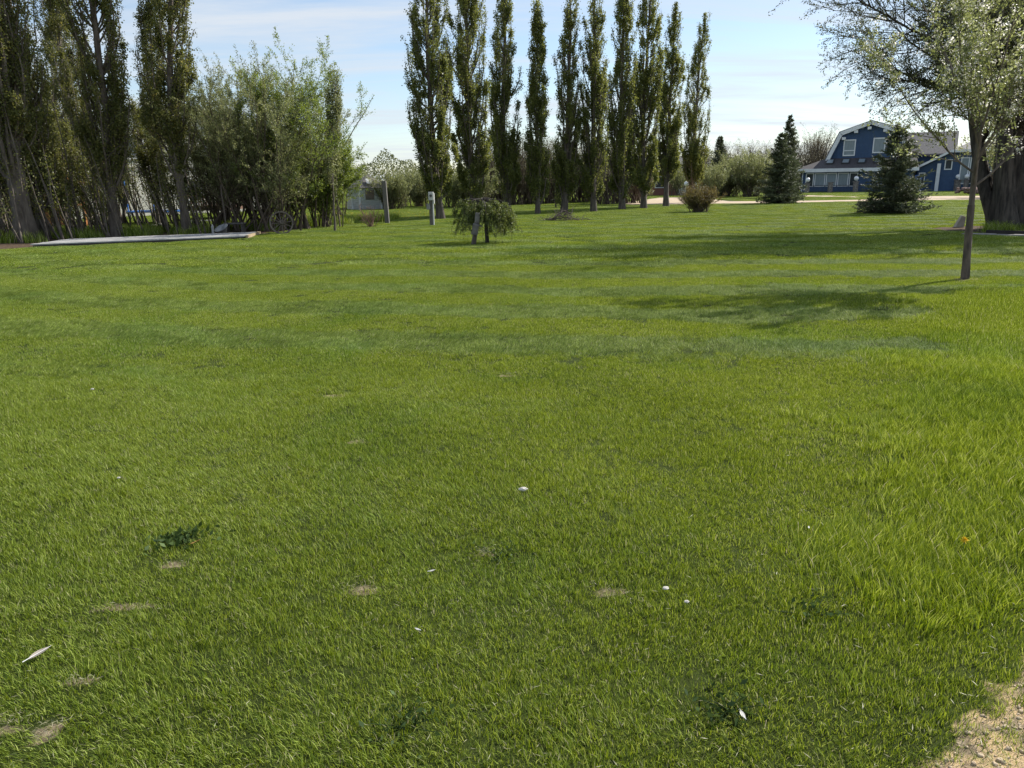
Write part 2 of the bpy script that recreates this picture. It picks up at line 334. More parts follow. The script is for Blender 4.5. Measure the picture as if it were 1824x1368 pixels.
# ------------------------------------------------------------------ lawn grass (blades, instanced tufts)
grass_m = leaf_mat('grass_blade', [(0, (0.04, 0.075, 0.012)), (0.3, (0.13, 0.195, 0.026)), (0.65, (0.27, 0.345, 0.058)), (0.93, (0.48, 0.54, 0.18)), (1, (0.52, 0.48, 0.30))],
                   trans=0.30, rough=0.60, nscale=0.7, namt=0.08, spec=0.12)
t = grass_m.node_tree; ramp_ = [n for n in t.nodes if n.type == 'VALTORGB'][0]; geo_ = N(t, 'ShaderNodeNewGeometry')
pn = N(t, 'ShaderNodeTexNoise', i_Scale=0.42, i_Detail=7.0, i_Roughness=0.62, i_Distortion=0.8); t.links.new(geo_.outputs['Position'], pn.inputs['Vector'])
pr = N(t, 'ShaderNodeMapRange'); pr.inputs[1].default_value = 0.50; pr.inputs[2].default_value = 0.66; pr.inputs[4].default_value = 0.6; t.links.new(pn.outputs['Fac'], pr.inputs[0])
cool = N(t, 'ShaderNodeHueSaturation', i_Hue=0.53, i_Saturation=0.97, i_Value=0.86); t.links.new(ramp_.outputs[0], cool.inputs['Color'])
pm_ = N(t, 'ShaderNodeMix', data_type='RGBA'); t.links.new(pr.outputs[0], pm_.inputs[0]); t.links.new(ramp_.outputs[0], pm_.inputs[6]); t.links.new(cool.outputs[0], pm_.inputs[7])
for l_ in [l_ for l_ in t.links if l_.from_node == ramp_ and l_.to_node not in (cool, pm_)]: t.links.new(pm_.outputs[2], l_.to_socket)
def tuft(seed, n, half, h, w, lean, hs=0.3, dry=0.02):
    rg = np.random.default_rng(seed); p = np.zeros((n, 3)); p[:, :2] = rg.uniform(-half, half, (n, 2))
    hh = h * rg.uniform(1 - hs, 1 + hs, n); az = rg.uniform(0, 2 * np.pi, n); ww = w * rg.uniform(.6, 1.3, n)
    ld = np.stack([np.cos(az), np.sin(az)], 1) * rg.uniform(0.05, 0.55, (n, 1)) + np.array([lean, 0])
    fa = rg.uniform(0, np.pi, n); s = np.stack([np.cos(fa), np.sin(fa), 0 * fa], 1) * ww[:, None] / 2
    p[:, 2] = -0.006
    def at(k, e): return p + np.stack([ld[:, 0] * hh * k ** e, ld[:, 1] * hh * k ** e, hh * k * (1 - 0.18 * k)], 1)
    m1 = at(.55, 1.6); tp = at(1.0, 1.6)
    V = np.stack([p - s, p + s, m1 + s * .8, m1 - s * .8, tp + s * .08, tp - s * .08], 1).reshape(-1, 3)
    i = np.arange(n)[:, None] * 6; F = np.concatenate([i + np.array([0, 1, 2, 3]), i + np.array([3, 2, 4, 5])])
    va = rg.beta(1.3, 1.4, n) * 0.93; va[rg.uniform(0, 1, n) < dry] = 1.0; va = np.concatenate([va, va])
    me = npmesh('grass_tuft', V, F, grass_m, attr=va); return me
tuft_col = bpy.data.collections.new('grass_tufts')
specs = []
for k in range(8): specs.append(tuft(100 + k, 84, 0.05, 0.027, 0.0021, (0.10, 0.42)[k // 4], 0.6, .04))     # near: 0-3 upright, 4-7 laid over
for k in range(8): specs.append(tuft(200 + k, 380, 0.115, 0.027, 0.0031, (0.08, 1.15)[k // 4], 0.5, .03))   # middle: 8-11, 12-15
for k in range(8): specs.append(tuft(300 + k, 1500, 0.37, 0.032, 0.009, (0.08, 1.2)[k // 4], 0.45, .015))    # far: 16-19, 20-23
for k in range(3): specs.append(tuft(400 + k, 44, 0.055, 0.085, 0.0042, 0.25, 0.4, 0.01))                    # long, near 24-26
for k in range(3): specs.append(tuft(500 + k, 130, 0.28, 0.34, 0.014, 0.2, 0.45, .05))                       # tall, under the trees 27-29
for k, me in enumerate(specs):
    o = bpy.data.objects.new('grass_tuft_%02d' % k, me); tuft_col.objects.link(o)
rg = np.random.default_rng(7)
def jgrid(y0, y1, sp, wf=0.76, wm=1.4):
    X, Y = np.meshgrid(np.arange(-y1 * wf - wm, y1 * wf + wm, sp), np.arange(y0, y1, sp)); X = X.ravel(); Y = Y.ravel()
    X = X + rg.uniform(-.5, .5, X.shape) * sp; Y = Y + rg.uniform(-.5, .5, Y.shape) * sp
    k = np.abs(X) < Y * wf + wm; return X[k], Y[k]
def fnoise(x, y, s):
    return (np.sin(x * s + 1.3 * np.sin(y * s * .7)) + np.sin(y * s * 1.3 + 1.7 * np.sin(x * s * .6 + 2)) + np.sin((x + y) * s * .57 + 4)) / 3
def stripe(x, y):
    u = y - 1.0 * np.exp(-0.15 * np.clip(x, -22, 40)) + 0.10 * np.sin(x * .9) + .06 * np.sin(x * 2.3 + y)
    return np.sin(np.pi * u / 1.0)
gp, grot, gs, gid = [], [], [], []
def addg(x, y, ids, sc, scz=1.0, rj=0.9, z=None, tl=0.0, laid=None, soft=.3, away=1.1):
    n = len(x)
    if n == 0: return
    a = np.where(stripe(x, y) > 0.0, away, np.pi + 0.9) + rj * rg.standard_normal(n)
    gp.append(np.stack([x, y, gz(x, y) if z is None else z], 1)); grot.append(np.stack([rg.normal(0, tl, n), rg.normal(0, tl, n), a], 1))
    s = sc * rg.uniform(.8, 1.2, n); gs.append(np.stack([s, s, s * scz * (1 + (.22 if n and y[0] < 6 else .07) * fnoise(x, y, 5.0))], 1)); v = rg.choice(ids, n)
    if laid: v = np.where(stripe(x, y) + rg.normal(0, soft, n) > 0, v + laid, v)
    gid.append(v)
LA, LBp = G(1560, 1000), G(1640, 590)
def longside(x, y):     # strip of unmown grass along the right edge
    f = (x - LA[0]) - (y - LA[1]) * (LBp[0] - LA[0]) / (LBp[1] - LA[1])
    return f / 0.5 + 1.3 * fnoise(x, y, 4) + rg.normal(0, .35, len(x)) > 0
def keep(x, y):
    bare = np.maximum(f_dirt(x, y), corner(x, y)); bare = np.clip(bare + .45 * fnoise(x, y, 60) * (bare > .05), 0, 1); thin = np.clip(0.12 - .5 * fnoise(x, y, 9), 0, .25)
    return rg.uniform(0, 1, len(x)) > np.maximum(bare * 0.82, thin)
b1 = lambda y, e, s: y + rg.uniform(-s, s, len(y)) < e
x, y = jgrid(1.1, 7.2, 0.044); k = keep(x, y) & b1(y, 6.6, .5); x, y = x[k], y[k]
L = longside(x, y) & (y + .35 * fnoise(x, y, 6) + rg.normal(0, .16, len(x)) > 2.5)
addg(x[~L], y[~L], [0, 1, 2, 3], 1.0, rj=.9, tl=.1, laid=4, soft=.8, away=np.pi + .9); addg(x[L], y[L], [24, 25, 26], .8, rj=1.5)
x, y = jgrid(6.0, 16.5, 0.125); k = keep(x, y) & ~b1(y, 6.6, .5) & b1(y, 15.5, 1); x, y = x[k], y[k]
L = longside(x, y) & (y < 11)
addg(x[~L], y[~L], [8, 9, 10, 11], 1.0, rj=.4, laid=4, soft=.2); addg(x[L], y[L], [8, 9, 10, 11], 1.15, 1.7, rj=1.2)
dk = [G(54, 440.5), G(437, 425), G(460, 417), G(124, 430)]
def in_deck(x, y, m=0.1):
    ins = np.ones_like(x, bool)
    for i in range(4):
        a, b_ = dk[i], dk[(i + 1) % 4]; e = b_ - a; l = math.hypot(e[0], e[1]); ins &= ((x - a[0]) * (-e[1]) + (y - a[1]) * e[0]) / l > -m
    return ins
x, y = jgrid(14.5, 64, 0.52, 0.76, 3); ok = ~b1(y, 15.5, 1) & (f_litter(x, y) + f_bed(x, y) < .5) & ~in_deck(x, y, .12) & ~on_drive(x, y)
x2, y2 = jgrid(64, 125, 0.62, 0.76, 3); ok2 = ~on_drive(x2, y2); addg(x2[ok2], y2[ok2], [16, 17, 18, 19], 1.25, rj=.4, laid=4)
addg(x[ok], y[ok], [16, 17, 18, 19], 1.0, rj=.3, laid=4, soft=.1)
x, y = jgrid(19, 40, 0.42, 0.8, 3); lt = f_litter(x, y); lo = np.interp(x, LBx, LBy)
ok = (x < -5.5) & (y > lo + 3.0) & (y < lo + 7.5) & ~in_deck(x, y, .5) & (rg.uniform(0, 1, len(x)) < 0.35 + 0.4 * fnoise(x, y, 1.3) + .08 * (y - lo - 2))
addg(x[ok], y[ok], [27, 28, 29], 0.9, rj=2)
q = np.array([[WX - 1.5 + 3 * rg.random(), WY - .7 + rg.normal(0, .4)] for _ in range(45)]); addg(q[:, 0], q[:, 1], [27, 28, 29], .8, rj=3)
gp = np.concatenate(gp); grot = np.concatenate(grot); gs = np.concatenate(gs); gid = np.concatenate(gid)
pm = bpy.data.meshes.new('lawn_grass'); pm.vertices.add(len(gp)); pm.vertices.foreach_set('co', gp.astype(np.float32).ravel())
for nm, d in (('rot', grot), ('scl', gs)):
    a = pm.attributes.new(nm, 'FLOAT_VECTOR', 'POINT'); a.data.foreach_set('vector', d.astype(np.float32).ravel())
a = pm.attributes.new('vid', 'INT', 'POINT'); a.data.foreach_set('value', gid.astype(np.int32))
go = tag(link('lawn_grass', pm), 'mown green lawn grass covering the open ground', None, kind='stuff')
ng = bpy.data.node_groups.new('tufts', 'GeometryNodeTree')
ng.interface.new_socket('Geometry', in_out='INPUT', socket_type='NodeSocketGeometry'); ng.interface.new_socket('Geometry', in_out='OUTPUT', socket_type='NodeSocketGeometry')
gin = N(ng, 'NodeGroupInput'); gout = N(ng, 'NodeGroupOutput'); mp_ = N(ng, 'GeometryNodeMeshToPoints'); iop = N(ng, 'GeometryNodeInstanceOnPoints')
ci = N(ng, 'GeometryNodeCollectionInfo'); ci.inputs['Collection'].default_value = tuft_col; ci.inputs['Separate Children'].default_value = True; ci.inputs['Reset Children'].default_value = True
def named(nm, dt):
    n = N(ng, 'GeometryNodeInputNamedAttribute', data_type=dt); n.inputs['Name'].default_value = nm; return n.outputs['Attribute']
ng.links.new(gin.outputs[0], mp_.inputs[0]); ng.links.new(mp_.outputs[0], iop.inputs['Points']); ng.links.new(ci.outputs[0], iop.inputs['Instance'])
iop.inputs['Pick Instance'].default_value = True; ng.links.new(named('vid', 'INT'), iop.inputs['Instance Index'])
e2r = N(ng, 'FunctionNodeEulerToRotation'); ng.links.new(named('rot', 'FLOAT_VECTOR'), e2r.inputs[0]); ng.links.new(e2r.outputs[0], iop.inputs['Rotation'])
ng.links.new(named('scl', 'FLOAT_VECTOR'), iop.inputs['Scale']); ng.links.new(iop.outputs[0], gout.inputs[0])
md = go.modifiers.new('tufts', 'NODES'); md.node_group = ng

# ------------------------------------------------------------------ blue house
blue = mat('blue_board', (0.034, 0.080, 0.175), (0.027, 0.066, 0.145), 0.6, 3, 0)
bt = blue.node_tree; wv = N(bt, 'ShaderNodeTexWave', i_Scale=3.2, wave_type='BANDS', bands_direction='X'); tco = N(bt, 'ShaderNodeTexCoord'); bt.links.new(tco.outputs['Object'], wv.inputs[0])
bbp = N(bt, 'ShaderNodeBump', i_Strength=0.6, i_Distance=0.03); bt.links.new(wv.outputs['Fac'], bbp.inputs['Height']); bt.links.new(bbp.outputs[0], bt.nodes['Principled BSDF'].inputs['Normal'])
white = mat('white_trim', (0.72, 0.74, 0.76), (0.62, 0.64, 0.66), 0.5, 2)
shingle = mat('shingle', (0.075, 0.068, 0.07), (0.045, 0.04, 0.043), 0.9, 5, 0.3, detail=10)
shingle_grey = mat('shingle_grey', (0.20, 0.19, 0.185), (0.13, 0.12, 0.12), 0.9, 5, 0.3, detail=10)
glass = mat('window_glass', (0.03, 0.04, 0.05), (0.06, 0.07, 0.08), 0.08, 1.5)
curtain = mat('curtain', (0.25, 0.30, 0.33), (0.16, 0.20, 0.22), 0.35, 4, 0, (8, 1, 0.3))
stone = mat('field_stone', (0.30, 0.27, 0.24), (0.10, 0.09, 0.085), 0.9, 6, 0.6, bdist=.03)
iron = mat('black_iron', (0.015, 0.015, 0.017), None, 0.5)
globe_m = mat('white_globe', (0.85, 0.86, 0.88), (0.80, 0.81, 0.83), 0.25, 2)
sign_blue = mat('sign_blue', (0.015, 0.10, 0.42), None, 0.4)
sign_white = mat('sign_white', (0.8, 0.8, 0.8), None, 0.5)
H0 = Pt(1540, 340, 94); HR = R(-29)
hs = empty('blue_house', (H0[0], H0[1], 0), 'blue gambrel roofed house with white trim beyond the driveway', 'house', HR)
hs.scale = (.93, .93, 1)
gam = [(-4.9, 3.5), (-3.45, 6.85), (0, 8.05), (3.45, 6.85), (4.9, 3.5)]
wm = MB().prism([(-4.9, 0)] + gam + [(4.9, 0)], 0, 13)
for k_ in range(-11, 12):
    x_ = k_ * .42; zt_ = np.interp(x_, [g_[0] for g_ in gam], [g_[1] for g_ in gam]) - .15
    if not (-3.1 < x_ < -1.6 or .4 < x_ < 1.9): wm.box(x_ - .035, x_ + .035, -.03, -.002, 3.6, zt_)
wm.build('wall', blue, hs)
def offs(poly, k): return [(x * (1 + k), z + k * 1.9) for x, z in poly]
rf = MB()
for (a, b_) in zip(offs(gam, .035)[:-1], offs(gam, .035)[1:]):
    rf.prism([a, b_, (b_[0] * 1.045, b_[1] + .16), (a[0] * 1.045, a[1] + .16)], -0.35, 13.4)
rf.build('roof', shingle_grey, hs)
bgd = MB()
for (a, b_) in zip(offs(gam, .03)[:-1], offs(gam, .03)[1:]):
    d = Vector((b_[0] - a[0], b_[1] - a[1])).normalized(); nx, nz_ = -d.y * .42, d.x * .42
    bgd.prism([(a[0] - nx * .8, a[1] - nz_ * .8), (b_[0] - nx * .8, b_[1] - nz_ * .8), (b_[0] + nx * .25, b_[1] + nz_ * .25), (a[0] + nx * .25, a[1] + nz_ * .25)], -0.62, -0.4)
bgd.build('bargeboard', white, hs)
for x_, z_ in ((-3.1, 6.25), (-1.7, 7.0), (-.15, 7.35), (1.7, 7.0), (3.1, 6.25)):
    MB().box(x_ - .22, x_ + .22, -0.55, 0.05, z_ - .15, z_ + .16).build('roof_bracket', white, hs)
def window(par, x0, x1, z0, z1, y, m=glass, fr=0.1, mull=(), split=None):
    w = MB().box(x0, x1, y - .02, y + .06, z0, z1).build('window', m, par); f = MB(); yy = y - .08
    f.box(x0 - fr, x0, yy, y, z0 - fr, z1 + fr).box(x1, x1 + fr, yy, y, z0 - fr, z1 + fr).box(x0, x1, yy, y, z0 - fr, z0).box(x0, x1, yy, y, z1, z1 + fr)
    if split: f.box(x0, x1, yy + .01, y - .022, split - fr * .35, split + fr * .35)
    f.build('window_frame', white, w); return w
w = window(hs, -2.95, -1.75, 4.35, 6.0, -0.02, curtain, .13, split=4.85)
window(hs, 0.55, 1.75, 4.6, 6.1, -0.02, curtain, .13)
# lower front storey with hipped skirt roof
MB().box(-7.6, 5.5, -2.6, -.01, 0, 2.55).build('wall', blue, hs)
MB().slab([(-8.4, -3.2, 2.72), (6.1, -3.2, 2.72), (5.6, 0.0, 3.98), (-5.1, 0.0, 3.98)], .1).slab([(-8.4, -3.2, 2.72), (-5.1, .0, 3.98), (-5.1, 8, 3.98), (-8.4, 8, 2.72)], .1).build('skirt_roof', shingle, hs)
MB().box(-8.45, 6.1, -3.3, -3.2, 2.35, 2.76).box(-8.45, -8.35, -3.2, 8, 2.35, 2.76).build('fascia', white, hs)
MB().box(-7.6, 5.5, -3.19, -2.62, 2.5, 2.54).build('soffit', white, hs)
for x0, x1, m_ in ((-6.95, -6.15, glass), (-5.85, -4.75, curtain), (-4.45, -3.35, curtain), (-3.05, -1.95, curtain), (-1.65, -.85, glass)):
    window(hs, x0, x1, .75, 2.15, -2.61, m_, .1)
for x_ in (-4.4, -2.5, -.6, 1.3):
    k = MB().slab([(x_ - .45, -1.9, 3.40), (x_ + .45, -1.9, 3.40), (x_ + .45, -.7, 3.86), (x_ - .45, -.7, 3.86)], .16).build('skylight', iron, hs)
    MB().slab([(x_ - .36, -1.8, 3.455), (x_ + .36, -1.8, 3.455), (x_ + .36, -.8, 3.84), (x_ - .36, -.8, 3.84)], .02).build('pane', curtain, k)
MB().bar((-7.45, -2.72, 0), (-7.45, -2.72, 2.3), .05).build('downspout', white, hs)
# right wing
prof = [(5.9, 0), (5.9, 2.5), (9.5, 4.3), (19, 4.3), (19, 0)]
MB().prism(prof, -1.2, 7).build('wall', blue, hs)
MB().prism([(5.4, 2.42), (5.4, 2.6), (9.4, 4.62), (9.4, 4.40)], -1.9, 7).slab([(9.4, -2.0, 4.5), (19.8, -2.0, 4.5), (19.8, 2.9, 5.5), (11.2, 2.9, 5.5)], .15).slab([(9.4, -2, 4.5), (11.2, 2.9, 5.5), (9.4, 7.6, 4.5)], .15).slab([(9.4, 7.6, 4.5), (11.2, 2.9, 5.5), (19.8, 2.9, 5.5), (19.8, 7.6, 4.5)], .15).build('wing_roof', shingle_grey, hs)
MB().prism([(5.3, 2.3), (5.3, 2.56), (9.4, 4.6), (9.4, 4.32)], -2.0, -1.91).box(9.4, 19.8, -2.12, -2.01, 4.26, 4.56).build('fascia', white, hs)
for x0, x1, z0, z1, m_ in ((6.2, 6.7, .9, 2.0, glass), (10.6, 11.3, .9, 3.6, curtain), (11.6, 12.3, .9, 3.6, glass), (8.9, 9.5, 2.5, 3.4, glass), (13.8, 16.4, .9, 2.6, glass)):
    window(hs, x0, x1, z0, z1, -1.21, m_, .12)
MB().box(8.0, 8.4, -1.5, -1.25, 0, 3.1).build('column', white, hs)
MB().box(4.95, 9.2, 4.0, 11.4, 0, 4.4).build('wall', blue, hs)
MB().slab([(4.0, 3.2, 4.3), (10.0, 3.2, 4.3), (10.0, 7.6, 7.0), (4.0, 7.6, 7.0)], .15).slab([(4.0, 12, 4.3), (4.0, 7.6, 7.0), (10, 7.6, 7.0), (10, 12, 4.3)], .15).build('rear_roof', shingle_grey, hs)
# fence of stone pillars, iron railing, globe lamps
def pillar(px, py, h=1.0, globe=True, r=.22, label=''):
    p = G(px, py)
    e = empty('lamp_pillar' if globe else 'stone_pillar', tuple(p), label, 'lamp pillar' if globe else 'pillar')
    MB().box(-r, r, -r, r, -.05, h).build('pillar', stone, e, bevel=.04)
    MB().box(-r * 1.25, r * 1.25, -r * 1.25, r * 1.25, h + .002, h + .09).build('cap', stone, e, bevel=.02)
    if globe: MB().bar((0, 0, h + .09), (0, 0, h + .2), .07).build('lamp_neck', iron, e); MB().ball((0, 0, h + .42), .26).build('globe', globe_m, e, smooth=True)
    return p
q = []
q.append(pillar(1437, 343.5, 1.05, label='stone pillar with white globe at left end of iron fence by blue house'))
q.append(pillar(1478, 343, 1.1, False, label='bare stone fence pillar without a lamp before the window bank'))
q.append(pillar(1523, 342.5, 1.15, label='stone pillar with white globe right of the window bank, beside the spruce'))
q.append(pillar(1655, 339, 0.95, label='globe lamp pillar between blue sign and brown covered grill'))
q.append(pillar(1682, 340.5, 1.2, r=.3, label='thick stone pillar with white globe right of the brown covered grill'))
rowlab = ['first from the left in the tight row', 'second from the left in the tight row', 'third from the left in the tight row', 'fourth from the left in the tight row', 'fifth from the left in the tight row', 'last at right in the tight row beside sapling']
for i, px in enumerate((1703, 1711, 1719, 1727, 1735, 1744)):
    pillar(px, 340.5 - .4 * (i % 2), 1.2, r=.2 if i else .3, label='stone globe lamp pillar, ' + rowlab[i])
for ai, (a, b_, lb) in enumerate(((q[0], q[1], 'black iron railing between left globe pillar and bare pillar'), (q[1], q[2], 'black iron railing between bare pillar and second globe pillar'), (q[2], G(1640, 341), 'black iron railing running behind the middle spruce'), (G(1640, 341), q[4], 'black iron railing below the blue sign'), (q[4], G(1703, 340.5), 'short black iron railing right of the thick globe pillar'))):
    a = Vector(a); b_ = Vector(b_); L_ = (b_ - a).length; e = empty('iron_railing', tuple(a), lb, 'railing', math.atan2(b_.y - a.y, b_.x - a.x))
    MB().box(.25, L_ - .25, -.02, .02, .12, .17).build('rail', iron, e); MB().box(.25, L_ - .25, -.02, .02, .75, .80).build('rail', iron, e)
    mbk = MB(); xx = .35
    while xx < L_ - .3: mbk.box(xx - .012, xx + .012, -.012, .012, .02, .92); xx += .16
    mbk.build('pickets', iron, e)
p = G(1633, 341.5); e = empty('blue_sign', tuple(p), 'blue rectangular sign with small white lettering on posts', 'sign')
MB().box(-.42, .42, -.03, 0, 1.3, 1.85).build('sign_panel', sign_blue, e)
for s_ in (-.3, .3): MB().box(s_ - .03, s_ + .03, .002, .06, 0, 1.8).build('post', white, e)
MB().box(-.03, .03, -.04, -.032, 1.62, 1.76).build('symbol', sign_white, e); f_ = MB()
for i in range(7): f_.box(-.33 + i * .095, -.27 + i * .095, -.04, -.032, 1.40, 1.48)
f_.build('lettering', sign_white, e)
p = G(1662, 339.5)
brown_cover = mat('brown_cover', (0.045, 0.025, 0.02), (0.02, 0.012, 0.01), 0.7, 3)
o = MB().prism([(-.95, .75), (-.75, 1.9), (-.35, 2.1), (.5, 2.05), (.95, 1.8), (1.0, .9), (.6, .55), (-.3, .5)], -.4, .4)
e = empty('covered_grill', tuple(p), 'dark brown covered grill standing in front of the blue house', 'grill'); o.build('cover', brown_cover, e, bevel=.15)
MB().box(-.6, -.5, -.3, .3, 0, .62).build('leg', iron, e); MB().box(.5, .6, -.3, .3, 0, .62).build('leg', iron, e)
p = G(1722, 346); o = MB()
for i in range(26):
    o.ball((random.Random(i).uniform(-1.3, 1.0), random.Random(i + 50).uniform(-.3, .3), .15 + .4 * random.Random(i + 99).random()), random.Random(i).uniform(.1, .26), 8, 5, (1.2, 1, .7), .12, i)
tag(o.build('rock_pile', mat('red_rock', (0.33, 0.22, 0.19), (0.14, 0.09, 0.08), .9, 3), loc=tuple(p)), 'pile of reddish field stones in front of the row of globe lamps', 'rock pile')

# small brick cottage behind the right end of the poplar row
p = G(1209, 348); e = empty('brick_cottage', tuple(p), 'small red brick cottage with white door behind the poplars', 'house', R(-12))
brick = mat('brick', (0.26, 0.11, 0.08), (0.16, 0.075, 0.06), .9, 30, .3)
MB().box(-4.2, 1.9, 0, 5, 0, 2.5).build('wall', brick, e)
MB().slab([(-4.6, -.5, 2.5), (2.3, -.5, 2.5), (1.0, 2.5, 4.3), (-3.6, 2.5, 4.3)], .12).slab([(2.3, -.5, 2.5), (2.3, 5.4, 2.5), (1.0, 2.5, 4.3)], .12).build('roof', shingle_grey, e)
d_ = MB().box(-.25, .75, -.06, -.005, 0.05, 2.15).build('door', white, e); MB().ball((.6, -.1, 1.1), .05).build('handle', iron, d_)
window(e, -2.6, -1.4, .9, 2.0, -.01, glass, .08)
for px_, lb in ((1222, 'white globe lamp post left of the last poplar before the brick cottage'), (1241, 'white globe lamp post right of the last poplar before the cottage')):
    p = G(px_, 350); e2 = empty('lamp_post', tuple(p), lb, 'lamp post'); MB().bar((0, 0, 0), (0, 0, 1.05), .07, .05).build('post', stone, e2); MB().ball((0, 0, 1.28), .26).build('globe', globe_m, e2, smooth=True)

# ------------------------------------------------------------------ white house, trampoline, playset on the left
siding = mat('white_siding', (0.82, 0.79, 0.72), (0.75, 0.72, 0.65), 0.6, 1.5)
st = siding.node_tree; wv = N(st, 'ShaderNodeTexWave', i_Scale=1.6, wave_type='BANDS', bands_direction='Z', wave_profile='SAW'); tco = N(st, 'ShaderNodeTexCoord'); st.links.new(tco.outputs['Object'], wv.inputs[0])
sb = N(st, 'ShaderNodeBump', i_Strength=1.0, i_Distance=0.04); st.links.new(wv.outputs['Fac'], sb.inputs['Height']); st.links.new(sb.outputs[0], st.nodes['Principled BSDF'].inputs['Normal'])
YH = 42.0
a_ = Pt(118, 300, YH); b_ = Pt(392, 300, YH); ztop = Pt(240, 218, YH)[2]; zap = Pt(285, 172, YH)[2]; W_ = (b_[0] - a_[0]) * 1.6
e = empty('white_house', (a_[0], YH, 0), 'cream sided two storey house behind the trees on the left', 'house', R(56))
MB().prism([(0, 0), (0, ztop), (W_ * .55, zap), (W_, ztop), (W_, 0)], 0, 9).build('wall', siding, e)
MB().prism([(-.5, ztop - .25), (-.5, ztop - .05), (W_ * .55, zap + .25), (W_ + .5, ztop - .05), (W_ + .5, ztop - .25), (W_ * .55, zap + .03)], -.5, 9.5).build('roof', shingle_grey, e)
MB().box(-.02, W_ + .02, -.05, -.004, 2.62, 2.8).build('trim_band', mat('grey_trim', (0.20, 0.19, 0.18), None, .7), e)
window(e, W_ * .66, W_ * .80, 3.3, 4.5, -.01, glass, .1); window(e, W_ * .2, W_ * .34, 3.3, 4.5, -.01, glass, .1); window(e, W_ * .5, W_ * .60, .9, 2.0, -.01, glass, .1)
cedar = mat('cedar', (0.16, 0.085, 0.055), (0.10, 0.055, 0.038), .8, 6, 0, (1, 1, .3))
a2 = Pt(333, 360, 39); b2 = Pt(385, 360, 39); e = empty('raised_deck', (a2[0], 39, 0), 'brown raised timber deck with railing beside the cream house', 'deck')
w2 = b2[0] - a2[0] + .5
MB().box(0, w2, 0, 3, .45, .68).build('platform', cedar, e); dm = MB(); xx = .05
while xx < w2: dm.box(xx - .03, xx + .03, .02, .06, .69, 1.38); xx += .13
dm.build('balusters', cedar, e); MB().box(0, w2, -.02, .1, 1.385, 1.45).build('handrail', cedar, e)
for x_ in (.1, w2 - .1): MB().box(x_ - .06, x_ + .06, .3, .42, 0, .45).build('post', cedar, e)
tb = mat('blue_vinyl', (0.02, 0.16, 0.55), None, .4); black = mat('black_mesh', (0.012, 0.012, 0.012), None, .7)
pc = Pt(279, 372, 36); e = empty('trampoline', (pc[0], 36, 0), 'round trampoline with blue pad and blue enclosure poles', 'trampoline')
MB().ring((0, 0, .55), (0, 0, 1), 1.05, 1.3, .06).build('pad', tb, e); MB().bar((0, 0, .53), (0, 0, .55), 1.06, n=32).build('mat', black, e)
for i in range(6):
    t_ = i * math.pi / 3 + .5; c_, s_ = math.cos(t_) * 1.2, math.sin(t_) * 1.2; MB().bar((c_, s_, 0), (c_, s_, .52), .025).build('leg', iron, e)
for i in (0, 2, 3, 5):
    t_ = i * math.pi / 3 + .0; c_, s_ = math.cos(t_) * 1.33, math.sin(t_) * 1.33; MB().bar((c_, s_, .1), (c_ * 1.02, s_ * 1.02, 1.95 if i != 0 else 1.0), .035).build('pole', tb, e)
orange = mat('orange_timber', (0.42, 0.17, 0.05), (0.32, 0.12, 0.035), .7, 3)
pc = Pt(78, 385, 33); e = empty('playset', (pc[0], 33, 0), 'orange wooden play structure glimpsed between the leftmost trees', 'playset'); e.scale = (.85, .85, .78)
MB().box(-.1, 1.35, 0, 1.5, 1.15, 1.25).build('platform', orange, e)
for x_ in (-.1, 1.3):
    for y_ in (0, 1.4): MB().box(x_ - .06, x_ + .06, y_ - .06, y_ + .06, 0, 2.5).build('post', orange, e)
MB().box(-.04, 1.24, .03, .07, .15, 1.1).build('panel', orange, e); MB().box(-.04, 1.24, .03, .07, 1.3, 1.85).build('panel', orange, e)
MB().prism([(-.4, 2.35), (.6, 3.1), (1.6, 2.35), (.6, 2.95)], -.2, 1.7).build('roof', orange, e)
MB().box(-3.4, -.17, .65, .8, 2.1, 2.25).build('swing_beam', orange, e); MB().bar((-3.3, .2, 0), (-3.1, .7, 2.1), .06).bar((-3.3, 1.3, 0), (-3.1, .78, 2.1), .06).build('swing_legs', orange, e)
MB().box(-1.9, -1.5, .6, .85, .5, .54).build('swing_seat', black, e); MB().bar((-1.9, .72, .54), (-1.9, .72, 2.1), .012).bar((-1.5, .72, .54), (-1.5, .72, 2.1), .012).build('swing_chains', iron, e)
MB().box(-3.0, -.3, .9, .95, .1, 1.15).build('panel', orange, e)

# ------------------------------------------------------------------ things on the lawn
wood = mat('weathered_board', (0.50, 0.49, 0.475), (0.33, 0.32, 0.31), .85, 9, .3, (.25, 6, 1), bdist=.01)
e = empty('wooden_platform', tuple((dk[0] + dk[2]) / 2), 'low pale grey plank platform lying on the grass before the trees', 'platform')
c0 = (dk[0] + dk[2]) / 2
A_, B_, C_, D_ = [Vector(p_ - c0) for p_ in dk]; pl = MB(); nb = 9
for i in range(nb):
    t0, t1 = i / nb + .008, (i + 1) / nb - .008
    a, b_, c_, d_ = A_.lerp(D_, t0), B_.lerp(C_, t0), B_.lerp(C_, t1), A_.lerp(D_, t1); dz = random.Random(i).uniform(-.006, .006)
    pl.slab([(v.x, v.y, .085 + dz) for v in (a, b_, c_, d_)], .035)
pl.build('planks', wood, e)
MB().slab([(v.x, v.y, .046) for v in (A_.lerp(C_, .01), B_.lerp(D_, .01), C_.lerp(A_, .01), D_.lerp(B_, .01))], .07).build('frame', mat('dark_timber', (0.06, 0.05, 0.045), None, .9), e)
